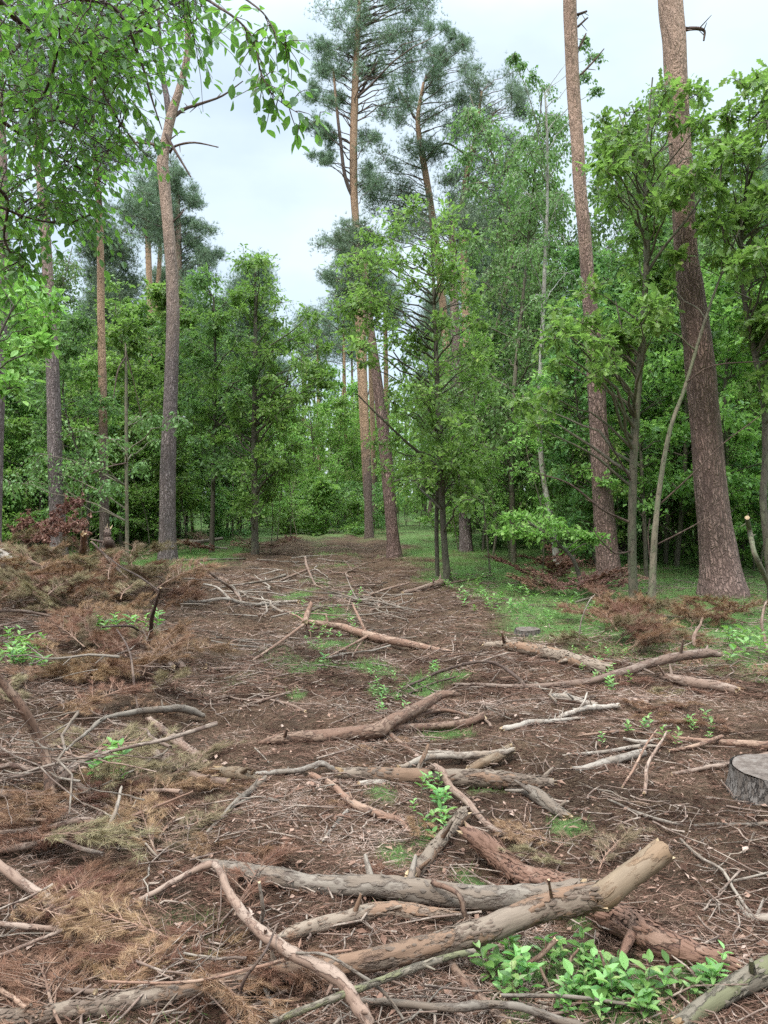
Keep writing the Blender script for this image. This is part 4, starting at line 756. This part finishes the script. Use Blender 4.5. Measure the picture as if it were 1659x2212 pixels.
B(ns_, 'crooked reddish stems rising among the green plants', 'brown', [(1135, 2085, 12, .06), (1165, 2068, 12, .1), (1200, 2030, 11, .16)], extra=[[(1160, 2075, 6, .08), (1185, 2130, 8, .03), (1220, 2190, 8, 0)], [(1245, 2140, 8, .03), (1232, 2080, 8, .1), (1250, 2050, 5, .14)], [(1318, 2160, 8, .02), (1310, 2100, 8, .08), (1295, 2055, 6, .14)]])
B(ns_, 'brown root-ended branch slanting across the middle of the track', 'brown', [(658, 1342, 10, .13), (700, 1348, 13, .1), (742, 1356, 16, .06), (810, 1376, 18, .02), (909, 1396, 14), (978, 1409, 7)],
  extra=[[(658, 1345, 14, .12), (664, 1325, 12, .2), (673, 1302, 8, .32)], [(655, 1350, 7, .12), (602, 1389, 6, .04), (546, 1427, 5, 0)], [(794, 1372, 7, .04), (778, 1340, 6, .18), (762, 1306, 4, .34)], [(795, 1374, 6, .04), (755, 1395, 5, .02), (712, 1418, 5, 0)], [(790, 1376, 4, .03), (775, 1395, 4, .01), (760, 1420, 3, 0)], [(655, 1340, 5, .13), (640, 1330, 4, .16), (625, 1325, 2, .2)], [(655, 1345, 5, .1), (668, 1362, 4, .04), (672, 1375, 3, 0)]])
B(ns_, 'long crooked tan branch rising to a dark broken end at right', 'tan', [(980, 1478, 7), (1050, 1480, 9), (1130, 1483, 11), (1260, 1473, 14, .02), (1330, 1456, 17, .06), (1380, 1441, 18, .1), (1430, 1426, 20, .13), (1480, 1416, 20, .14), (1530, 1411, 18, .13), (1556, 1414, 10, .12)], ragged=1.6)
B(ns_, 'dark elbow-shaped branch arching in the middle right', 'dark', [(860, 1490, 5), (905, 1471, 6, .03), (950, 1452, 7, .08), (1000, 1436, 7, .14), (1050, 1429, 7, .17), (1085, 1440, 7, .14), (1120, 1465, 8, .06), (1136, 1484, 9)], extra=[[(880, 1500, 4, 0), (930, 1478, 5, .01), (985, 1462, 4, .04)]])
B(ns_, 'pale forked stick right of the middle, upper arm', 'pale', [(1200, 1553, 8), (1235, 1540, 10, .02), (1265, 1530, 12, .03), (1300, 1528, 12, .02), (1336, 1523, 10, .02)], extra=[[(1250, 1534, 5, .03), (1262, 1515, 5, .1), (1268, 1497, 4, .14)]])
B(ns_, 'pale stick right of the middle, lying below the forked one', 'pale', [(1085, 1576, 12), (1120, 1567, 14), (1155, 1560, 12), (1262, 1551, 5)])
B(ns_, 'flat bleached bark slab near the crooked tan branch', 'pale', [(1192, 1503, 10), (1230, 1508, 16), (1285, 1523, 12)], ragged=1.5)
B(ns_, 'long whitish stick level beyond the stump', 'pale', [(1215, 1633, 6), (1320, 1622, 9), (1385, 1612, 9), (1425, 1612, 6)], extra=[[(1348, 1596, 8, .01), (1385, 1603, 10, .01), (1422, 1598, 7, .01)]])
B(ns_, 'tan branch leading to the rim of the big stump', 'tan', [(1450, 1672, 8), (1510, 1662, 10), (1570, 1652, 11, .02), (1659, 1630, 12, .05), (1720, 1615, 12, .05)])
B(ns_, 'thin grey branch in front of the big stump', 'grey', [(1312, 1727, 6), (1380, 1757, 8), (1470, 1783, 8), (1560, 1781, 9), (1659, 1781, 11), (1720, 1780, 11)])
B(ns_, 'brown branch half covered by needles behind the big stump', 'brown', [(1250, 1590, 4), (1340, 1578, 6, .02), (1430, 1590, 7), (1530, 1600, 12), (1659, 1612, 20), (1720, 1615, 20)], extra=[[(1445, 1622, 7, 0), (1500, 1612, 9, .02), (1560, 1590, 8, .03)]])
B(ns_, 'tan stick standing in litter left of the big stump', 'tan', [(1392, 1715, 8), (1394, 1690, 8, .03), (1400, 1650, 7, .1), (1440, 1580, 5, .16)])
B(ns_, 'curled dark twig at the right edge below the stump', 'grey', [(1470, 1812, 5, .02), (1510, 1850, 7, .02), (1560, 1880, 7, .03), (1590, 1930, 7, .02), (1640, 2000, 7)], extra=[[(1575, 1905, 6, .02), (1620, 1895, 5, .06), (1680, 1880, 5, .06)]])
B(ns_, 'stout pale root end at the right edge', 'pale', [(1592, 1945, 10), (1610, 1975, 14), (1640, 1985, 22), (1700, 1975, 26)], ragged=1.6)
B(ns_, 'thin twig fan at right centre, bent over litter', 'brown', [(1345, 1700, 5), (1370, 1660, 6, .04), (1395, 1610, 5, .1), (1420, 1575, 3, .14)])
B(ns_, 'V-shaped pair of thin sticks lying left on the bare track', 'tan', [(515, 1532, 6), (570, 1512, 7, .01), (627, 1495, 5, .01)], extra=[[(585, 1512, 5, .01), (625, 1522, 7, 0), (660, 1537, 7, 0)], [(480, 1500, 4, .01), (520, 1511, 5, .01), (570, 1512, 5, .01)]])
B(ns_, 'bundle of thin grey sticks lying level on the left of the track', 'grey', [(450, 1379, 4), (520, 1385, 5), (590, 1395, 4)], extra=[[(455, 1384, 4, 0), (500, 1393, 5, 0), (560, 1398, 3, 0)], [(465, 1376, 3, .02), (530, 1382, 4, .02), (620, 1384, 3, .01)]])
B(ns_, 'pale short stick with a knobbed end on the left side of the track', 'tan', [(443, 1441, 14), (455, 1445, 9), (508, 1444, 7)])
B(ns_, 'arched thin branch behind the sticks where the left brush meets the track', 'tan', [(425, 1212, 4, .45), (442, 1226, 5, .4), (470, 1250, 5, .25), (505, 1276, 6, .08), (524, 1303, 5)])
B(ns_, 'long forked pale branch lying across the left half of the track', 'pale', [(390, 1302, 7), (442, 1299, 7, .02), (485, 1294, 7, .04), (542, 1306, 8), (600, 1302, 8), (645, 1299, 7)], extra=[[(500, 1298, 6, .02), (470, 1270, 5, .08), (440, 1262, 5, .08)]])
B(ns_, 'thin standing twig on the far track, curved like a bow', 'tan', [(659, 1203, 4, .4), (663, 1222, 5, .28), (672, 1245, 5, .12), (682, 1264, 5)], extra=[[(602, 1256, 5, 0), (635, 1242, 5, .05), (669, 1228, 4, .1)]])
B(ns_, 'long light stick pointing right over the mid-distance track', 'tan', [(745, 1294, 5), (790, 1287, 5, .04), (825, 1276, 5, .08), (885, 1258, 4, .1)], extra=[[(757, 1293, 4, .02), (752, 1312, 3, .01), (748, 1323, 3, 0)]])
B(ns_, 'pale rotten branch with a dark underside beyond the rooty branch', 'grey', [(712, 1288, 8), (745, 1290, 11), (775, 1297, 12), (820, 1312, 6)])
B(ns_, 'slender stick lying towards the foot of the middle oak', 'tan', [(850, 1290, 4), (925, 1269, 5, .02), (995, 1256, 4, .03), (1068, 1241, 3, .03)])
B(ns_, 'mossy thin log behind the lone pine', 'moss', [(385, 1211, 4), (450, 1209, 5), (530, 1207, 4)])
B('fallen_log', 'upper of two far fallen logs between the lone pine and the slim sapling', 'grey', [(395, 1170, 9, .2), (435, 1170, 9, .2), (480, 1163, 6, .25)], cat='log', cutmat_='cut')
B('fallen_log', 'lower of two far fallen logs between the lone pine and the slim sapling', 'pale', [(415, 1178, 6), (450, 1181, 6), (492, 1185, 4)], cat='log')
B(ns_, 'upright dark stick standing on the left brush with a side arm', 'dark', [(323, 1402, 9, .02), (325, 1362, 9, .2), (332, 1320, 8, .42), (347, 1270, 6, .7)], extra=[[(323, 1374, 6, .14), (300, 1362, 5, .2), (277, 1352, 5, .26), (220, 1354, 4, .28)], [(345, 1278, 4, .66), (300, 1245, 4, .75), (255, 1220, 3, .8), (198, 1172, 3, .95)]])
B(ns_, 'dark pole slanting up right over the left brush pile', 'dark', [(30, 1270, 7, .1), (100, 1243, 6, .2), (163, 1222, 5, .25)])
B(ns_, 'long bare branch on the left brush, near the left edge', 'tan', [(-20, 1320, 7, .15), (50, 1321, 7, .16), (110, 1332, 5, .12)])
B(ns_, 'dark drooping twig on the left brush above the track edge', 'dark', [(252, 1360, 3, .4), (275, 1395, 4, .35), (286, 1440, 5, .25), (291, 1490, 5, .14), (300, 1540, 4, .05)])
B(ns_, 'slanted stick at the crest of the left brush pile', 'tan', [(197, 1170, 5, .75), (225, 1200, 5, .55), (255, 1232, 5, .35), (290, 1262, 4, .2)])
B(ns_, 'pale cut pole leaning at the right edge behind the brush', 'sap_light', [(1680, 1300, 11, .02), (1655, 1250, 10, .35), (1630, 1195, 10, .7), (1620, 1150, 10, .95), (1614, 1118, 9, 1.15)], ragged=.1)
B(ns_, 'upright thin branch at the right edge in the dead needles', 'tan', [(1660, 1415, 7, .02), (1652, 1380, 7, .15), (1645, 1340, 6, .32), (1655, 1300, 4, .5)])
B(ns_, 'short pink stub standing among the right-hand dead needles', 'tan', [(1503, 1392, 12, .02), (1500, 1375, 8, .1), (1512, 1352, 6, .2), (1518, 1335, 4, .28)])
B(ns_, 'fine dead stalk standing in grass right of the track', 'pale', [(1250, 1385, 3, .02), (1256, 1340, 3, .25), (1272, 1300, 3, .45), (1285, 1285, 2, .52)], stubs=1)
B(ns_, 'mossy pole lying in front of the furrowed pine base', 'moss', [(1215, 1308, 4), (1250, 1299, 5, .03), (1320, 1278, 4, .1)])

# splintered stub, stumps
def stump(name, label, px, py, wpx, h, mat, top='cut', ragged=0.0, rough=.12):
    g0 = G(px, py); r = wpx * g0[1] / F / 2; o = empty(name, g0, label=label, cat='stump'); n_ = 40; an = np.linspace(0, 2 * math.pi, n_, endpoint=False)
    mb = MB(); zz = np.linspace(-.06, h, 14); pts = np.stack([zz * 0, zz * 0, zz], -1); rr_ = r * (1 + .22 * np.exp(-(zz + .06) / .06)); tube(mb, pts, rr_, n_, False, rough)
    mb.build('bark', M[mat], o)
    mt = MB(); zt = h - .004 + (rng.random(n_) - .5) * ragged * h; rad_ = []
    rg = [0, .3, .6, .85, .965]; V = []; 
    for q in rg: V.append(np.stack([np.cos(an) * r * q, np.sin(an) * r * q, h + .003 + (fbm(np.cos(an) * q * 3, np.sin(an) * q * 3, 1, 3, 4) - .5) * .02 + 0 * an], -1))
    V = np.array(V); i_ = np.arange(4)[:, None] * n_; j_ = np.arange(n_)[None]; f = np.stack([i_ + j_, i_ + n_ + j_, i_ + n_ + (j_ + 1) % n_, i_ + (j_ + 1) % n_], -1).reshape(-1, 4)
    mt.add(V.reshape(-1, 3), [f], V.reshape(-1, 3), None, 0, True)
    mt.build('cut_top', M[top], o); return o
def tmat():
    m, t, b = newmat('weathered_cut'); v = attr(t, 'bark'); w = nd(t, 'ShaderNodeTexWave', wave_type='RINGS', rings_direction='Z'); w.inputs['Scale'].default_value = 22; w.inputs['Distortion'].default_value = 3
    t.links.new(v, w.inputs[0]); n_ = noise(t, v, 18, 6, .7); c = ramp(t, n_, [(.35, (.05, .035, .028)), (.5, (.12, .09, .072)), (.7, (.21, .175, .15))]); c = mix(t, mathn(t, 'MULTIPLY', w.outputs['Fac'], .3), c, (.12, .09, .07)); t.links.new(c, b.inputs['Base Color']); b.inputs['Roughness'].default_value = .9; bump(t, b, n_, .008); return m
M['oldcut'] = tmat()
stump('tree_stump', 'big weathered grey stump at the right edge, sawn flat', 1680, 1708, 188, .125, 'stump', 'oldcut')
stump('tree_stump', 'low flat stump in litter at the end of the jointed pine log', 1140, 1368, 54, .05, 'stump', 'oldcut')
B('broken_trunk', 'upright broken orange-brown snag rising from the left brush pile', 'brown', [(177, 1235, 16, .02), (178, 1210, 15, .25), (180, 1185, 14, .5), (181, 1156, 12, .75)], cat='snag', ragged=3)
B('broken_trunk', 'dark upended root beside the slender pine on the left pile', 'dark', [(243, 1202, 12, .1), (238, 1180, 14, .3), (232, 1160, 13, .5), (233, 1146, 8, .6)], cat='snag', ragged=3)
B('fallen_log', 'sawn log end facing the viewer beside the orange snag', 'brown', [(160, 1210, 15, .22), (172, 1207, 15, .22), (186, 1204, 14, .22)], cat='log', ragged=.05, stubs=0)
B('splintered_wood', 'splintered yellowish stub of rotten wood lying between two sticks', 'peel', [(482, 1668, 26), (510, 1672, 30), (535, 1678, 24), (562, 1684, 10)], cat='wood', ragged=3)

# ------------------------------------------------------------------ dead pine boughs
def bough(L, nd_, kind, dens=1.0):
    tr = MB(); cr = MB(); q = np.linspace(0, 1, 7)[:, None]; S = np.array([[0, 0, .02]]) + q * [L, 0, 0] + np.hstack([0 * q, np.sin(q * 2.5 + rng.random() * 3) * .08, np.sin(q * math.pi) * .12 * L]); tube(tr, S, np.linspace(.009, .003, 7), 6, False, .2)
    ends = []
    for k in range(nd_):
        t_ = rng.uniform(.2, 1); a = np.array([np.interp(t_, q[:, 0], S[:, c]) for c in range(3)]); sg = rng.choice([-1, 1]); dv = nrm(np.array([.7, sg * rng.uniform(.3, 1.1), rng.normal(.12, .3)])); l = L * rng.uniform(.15, .42)
        e = a + dv * l; tube(tr, np.array([a, a + dv * l * .5 + [0, 0, .02], e]), [.004, .003, .0018], 4, False); ends.append((a, e, dv))
    for a, e, dv in ends:
        nt_ = 7; tuf = np.repeat(.35 + .7 * rng.random(nt_), 14); n_ = len(tuf); s = (tuf + rng.random(n_) * .06)[:, None]; base = a * (1 - s) + e * s + rng.normal(size=(n_, 3)) * .004; tj = np.repeat(rng.normal(size=(nt_, 3)) * .45, 14, 0); tc_ = np.repeat(rng.random(nt_) * .6, 14)
        if kind == 'leaf':
            leaves(cr, base[:n_ // 3], rng.normal(size=(n_ // 3, 3)), rng.normal(size=(n_ // 3, 3)) + [0, 0, .6], .03 + rng.random(n_ // 3) * .03, .02 + rng.random(n_ // 3) * .02, 'small', .6)
        else: blades(cr, base, dv * .9 + tj + rng.normal(size=(n_, 3)) * .38 - [0, 0, .15], .06 + rng.random(n_) * .05, np.full(n_, .0026), np.clip(tc_ + rng.random(n_) * .4, 0, 1))
    return tr.mesh('stem', [M['brown']]), cr
BG = {}
for nm, mt, k in (('a', 'dead', 'n'), ('b', 'dead', 'n'), ('c', 'rust', 'n'), ('d', 'deadolive', 'n'), ('e', 'deadolive', 'n'), ('l', 'deadleaf', 'leaf')):
    s_, c_ = bough(rng.uniform(.6, .95), 30 if k == 'n' else 40, k, 1.0); BG[nm] = (s_, c_.mesh('needles' if k == 'n' else 'leaves', [M[mt]]))
br_ = np.random.default_rng(5)
def put_bough(key, px, py, s, up, label, group, lift=0.0, cat='dead bough', fl=1.0):
    g0 = G(px, py, lift); o = empty('dead_bough', g0, label=label, cat=cat, group=group); o.rotation_euler = (br_.normal(0, .5) * fl, -up, br_.uniform(0, 6.28)); o.scale = (s, s, s * fl); o.location.z -= .015
    st, nl = BG[key]
    for n_, me in (('stem', st), ('leaves' if key == 'l' else 'needles', nl)):
        c = bpy.data.objects.new(n_, me); c.parent = o; col.objects.link(c)
def boughs(n, area, keys, s, up, lift, label, group, seed=1, fl=.35):
    q = np.random.default_rng(seed)
    for a, b, r in fill(area, n, 1, seed=seed): put_bough(keys[q.integers(len(keys))], a, b, q.uniform(*s), q.uniform(*up), label, group, q.uniform(*lift), 'dead bough', fl)
boughs(32, [(1855, -30, 380), (1960, -30, 540), (2060, 100, 560), (2140, -30, 500), (2215, -30, 300)], 'abcab', (.45, .75), (-.05, .15), (0, .015), 'brown dead pine bough in the heap at the lower left corner', 'boughs heaped at the lower left', 31)
boughs(26, [(1660, 230, 420), (1700, 180, 430), (1780, 200, 420), (1850, 200, 400)], 'abd', (.45, .75), (0, .25), (0, .02), 'reddish dead pine bough spilling onto the track left of centre', 'boughs spilling onto the track at left', 32)
boughs(24, [(1450, -30, 330), (1530, -30, 300), (1620, -30, 300), (1760, -30, 220), (1850, -30, 200)], 'abcad', (.5, .85), (-.1, .3), (0, .05), 'dead pine bough tangled with branches at the left edge', 'boughs tangled at the left edge', 33, .4)
boughs(56, [(1250, -20, 300), (1290, -20, 330), (1335, 40, 380), (1400, 140, 380), (1470, 140, 380)], 'abcd', (.6, 1.0), (0, .4), (0, .1), 'dry pine bough on the low left slope behind the bright green plants', 'boughs on the left slope', 34, .6)
boughs(72, [(1190, -20, 200), (1215, -20, 290), (1260, -20, 400), (1300, -20, 460)], 'dabec', (.8, 1.3), (0, .5), (0, .35), 'faded olive-brown pine bough on the big brush pile at left', 'boughs on the big brush pile', 35, .55)
boughs(14, [(1135, 60, 150), (1165, 30, 190), (1190, 20, 180)], 'l', (.9, 1.3), (.3, .9), (.1, .4), 'red-brown branch with withered leaves on top of the left brush pile', 'withered leafy branches on the brush pile', 36, 1.0)
boughs(46, [(1310, 1290, 1350), (1330, 1290, 1680), (1370, 1270, 1500), (1420, 1300, 1480)], 'abcd', (.6, 1.0), (.1, .5), (0, .05), 'rusty pine bough in front of the biggest pine', 'rusty boughs before the biggest pine', 37, .62)
boughs(20, [(1430, 1600, 1680), (1480, 1250, 1680), (1540, 1300, 1680), (1600, 1400, 1680)], 'abcd', (.4, .7), (-.05, .12), (0, .01), 'dead pine bough flattened on the ground at right beyond the stump', 'flattened boughs beyond the stump', 38)
boughs(4, [(1790, 1180, 1330), (1850, 1190, 1340), (1890, 1230, 1330)], 'ad', (.35, .5), (0, .4), (0, .05), 'greyish dead pine bough between the flaking log and the track', 'boughs right of the flaking log', 39)
boughs(12, [(1560, 620, 900), (1760, 700, 1000), (1960, 540, 900)], 'abc', (.3, .5), (-.05, .05), (0, .005), 'small needle spray lying on the bare middle of the clearing', 'needle sprays mid clearing', 40)
boughs(18, [(1215, 1110, 1260), (1250, 1100, 1290), (1290, 1130, 1250)], 'l', (.7, 1.1), (.1, .5), (0, .1), 'rust-leaved dead branch on the ground below the birch', 'rusty dead branches below the birch', 41)
boughs(10, [(1170, 350, 480), (1200, 400, 620)], 'le', (1.0, 1.5), (0, .4), (0, .1), 'brown dead branch on the ground behind the lone pine', 'dead branches behind the lone pine', 42)

# ------------------------------------------------------------------ loose sticks, each its own object
STK = []
for k in range(9):
    L = rng.uniform(.35, 1.0); q = np.linspace(0, 1, 8)[:, None]; S = q * [L, 0, 0] - [L / 2, 0, 0] + np.cumsum(rng.normal(0, .018 * L, (8, 3)), 0) * [1, 1.6, .5]; S[:, 2] += -S[:, 2].min() + .005
    mb = MB(); r0 = rng.uniform(.004, .011); tube(mb, S, np.linspace(r0, r0 * .4, 8), 8, True, .25, ragged=.6)
    for _ in range(rng.integers(1, 5)):
        i_ = rng.integers(1, 7); dv = nrm(np.array([.6, rng.choice([-1, 1]) * .7, rng.normal(.1, .25)])) * L * rng.uniform(.08, .3); tube(mb, np.array([S[i_], S[i_] + dv * .55 + rng.normal(0, .005, 3), S[i_] + dv]), [r0 * .5, r0 * .4, r0 * .2], 5, False, .2)
    STK.append([mb.mesh('fallen_stick', [M[c]]) for c in ('twig', 'grey', 'tan', 'pale')])
sr = np.random.default_rng(77)
def sticks(n, area, sc, label, group, seed, cols=(0, 0, 1, 2), lift=.02):
    q = np.random.default_rng(seed)
    for a, b, r in fill(area, n, 1, seed=seed):
        g0 = G(a, b); o = bpy.data.objects.new('fallen_stick', STK[q.integers(9)][cols[q.integers(len(cols))]]); col.objects.link(o)
        tag(o, label, 'stick', group); o.location = g0 + [0, 0, q.uniform(0, lift)]; s = q.uniform(*sc); o.scale = (s,) * 3; o.rotation_euler = (q.normal(0, .3), q.normal(0, .1), q.uniform(0, 6.28))
sticks(72, [(1185, 600, 800), (1230, 540, 800), (1300, 500, 860), (1340, 450, 950)], (.9, 2.6), 'thin bleached stick on the far half of the track', 'sticks on the far track', 1, (1, 3, 1, 2))
sticks(52, [(1350, 420, 1020), (1450, 450, 1180), (1560, 480, 1200)], (.4, 1.2), 'small loose stick on the bare track in the middle distance', 'sticks on the middle track', 2)
sticks(36, [(1580, 480, 1250), (1760, 420, 1350), (1860, 420, 1000)], (.25, .6), 'small loose stick in the dark litter just beyond the foreground logs', 'sticks beyond the foreground logs', 3)
sticks(34, [(1700, 1240, 1680), (1850, 1350, 1680), (2050, 1560, 1680)], (.25, .6), 'thin loose stick in brown litter around the big stump', 'sticks around the big stump', 4, (0, 0, 1, 2))
sticks(34, [(1900, -20, 900), (2050, 0, 1000), (2210, 0, 1100)], (.2, .55), 'thin twig among needles around the foreground logs', 'twigs around the foreground logs', 5, (0, 0, 1, 2), .05)
sticks(68, [(1190, -20, 330), (1300, -20, 430), (1450, -20, 420), (1700, -20, 320), (1860, -20, 260)], (.5, 1.35), 'bare stick tangled in the brush along the left side', 'sticks in the left brush', 6, (0, 0, 2, 1), .3)

# ------------------------------------------------------------------ green seedlings
SD = []
for k in range(5):
    h = rng.uniform(.10, .2); st = MB(); lf = MB(); e = np.array([rng.normal(0, .03), rng.normal(0, .03), h]); tube(st, np.array([[0, 0, -.02], e * .5 + [.006, 0, 0], e]), [.0022, .0018, .001], 5, False)
    n_ = rng.integers(6, 10); s = np.linspace(.3, 1, n_)[:, None]; a = np.arange(n_) * 2.4 + rng.random(); ax = np.stack([np.cos(a), np.sin(a), .45 + .5 * s[:, 0]], -1)
    leaves(lf, e * s, ax, np.stack([-np.cos(a) * .6, -np.sin(a) * .6, np.ones(n_)], -1), rng.uniform(.045, .085, n_), rng.uniform(.024, .042, n_), 'leaf', .22, None, .35)
    SD.append((st.mesh('stem', [M['moss']]), lf.mesh('leaves', [M['seed']])))
def seedlings(n, area, s, label, group, seed, lift=0.0):
    q = np.random.default_rng(seed)
    for a, b, r in fill(area, n, 1, seed=seed):
        st, lf = SD[q.integers(5)]; o = empty('seedling', G(a, b, lift), label=label, cat='seedling', group=group); o.scale = (q.uniform(*s),) * 3; o.rotation_euler = (q.normal(0, .15), q.normal(0, .15), q.uniform(0, 6.28))
        for n_, me in (('stem', st), ('leaves', lf)): c = bpy.data.objects.new(n_, me); c.parent = o; col.objects.link(c)
seedlings(54, [(2075, 1060, 1200), (2110, 1050, 1330), (2150, 1060, 1440), (2215, 1120, 1480)], (.4, .9), 'bright green seedling in the patch below the raised foreground log', 'seedlings below the raised log', 1)
seedlings(7, [(2120, 1480, 1580), (2160, 1450, 1540)], (.5, .8), 'green seedling by the mossy trunk at the bottom right corner', 'seedlings at the mossy trunk', 2)
seedlings(14, [(1700, 880, 960), (1760, 890, 980), (1830, 900, 960)], (.5, .9), 'small seedling between the level middle log and the foreground', 'seedlings below the middle log', 3)
seedlings(9, [(1650, 170, 270), (1680, 160, 280), (1700, 170, 260)], (.7, 1.1), 'seedling in the hollow among the left branches', 'seedlings among the left branches', 4, .05)
seedlings(34, [(1395, -20, 90), (1415, -20, 120), (1450, -20, 110)], (.6, 1.1), 'lime-green plant in the dense low patch at the left edge', 'lime-green plants at the left edge', 5, .06)
seedlings(26, [(1450, 780, 980), (1480, 780, 960), (1510, 790, 880), (1550, 800, 900)], (.35, .7), 'seedling in the green tuft on the middle of the track', 'seedlings mid track', 6)
seedlings(30, [(1290, 660, 780), (1330, 640, 780), (1400, 660, 760), (1440, 640, 720)], (.4, .9), 'green plant on the grassy strip between the wheel ruts', 'plants between the wheel ruts', 7)
seedlings(22, [(1400, 1230, 1400), (1450, 1240, 1340), (1500, 1290, 1380)], (.4, .8), 'green plant around the crooked tan branch at right', 'plants around the crooked branch', 8)
seedlings(90, [(1250, 900, 1240), (1300, 950, 1300), (1350, 1080, 1300)], (.6, 1.2), 'low green plant on the mossy verge right of the track', 'plants on the right verge', 9)
seedlings(12, [(1360, 200, 380), (1380, 180, 360)], (1.0, 1.5), 'green plant under the upright dark stick on the left', 'plants under the upright stick', 10, .05)
seedlings(12, [(1560, 1400, 1540), (1620, 1280, 1600)], (.45, .8), 'tiny seedling in the litter behind the big stump', 'seedlings behind the stump', 11)
seedlings(10, [(1390, 1580, 1659), (1440, 1560, 1659)], (1.0, 1.6), 'green plant at the right edge beneath the rusty boughs', 'plants at the right edge', 12)
print('OBJECTS', len(bpy.data.objects), 'FACES', sum(len(m.polygons) for m in bpy.data.meshes))
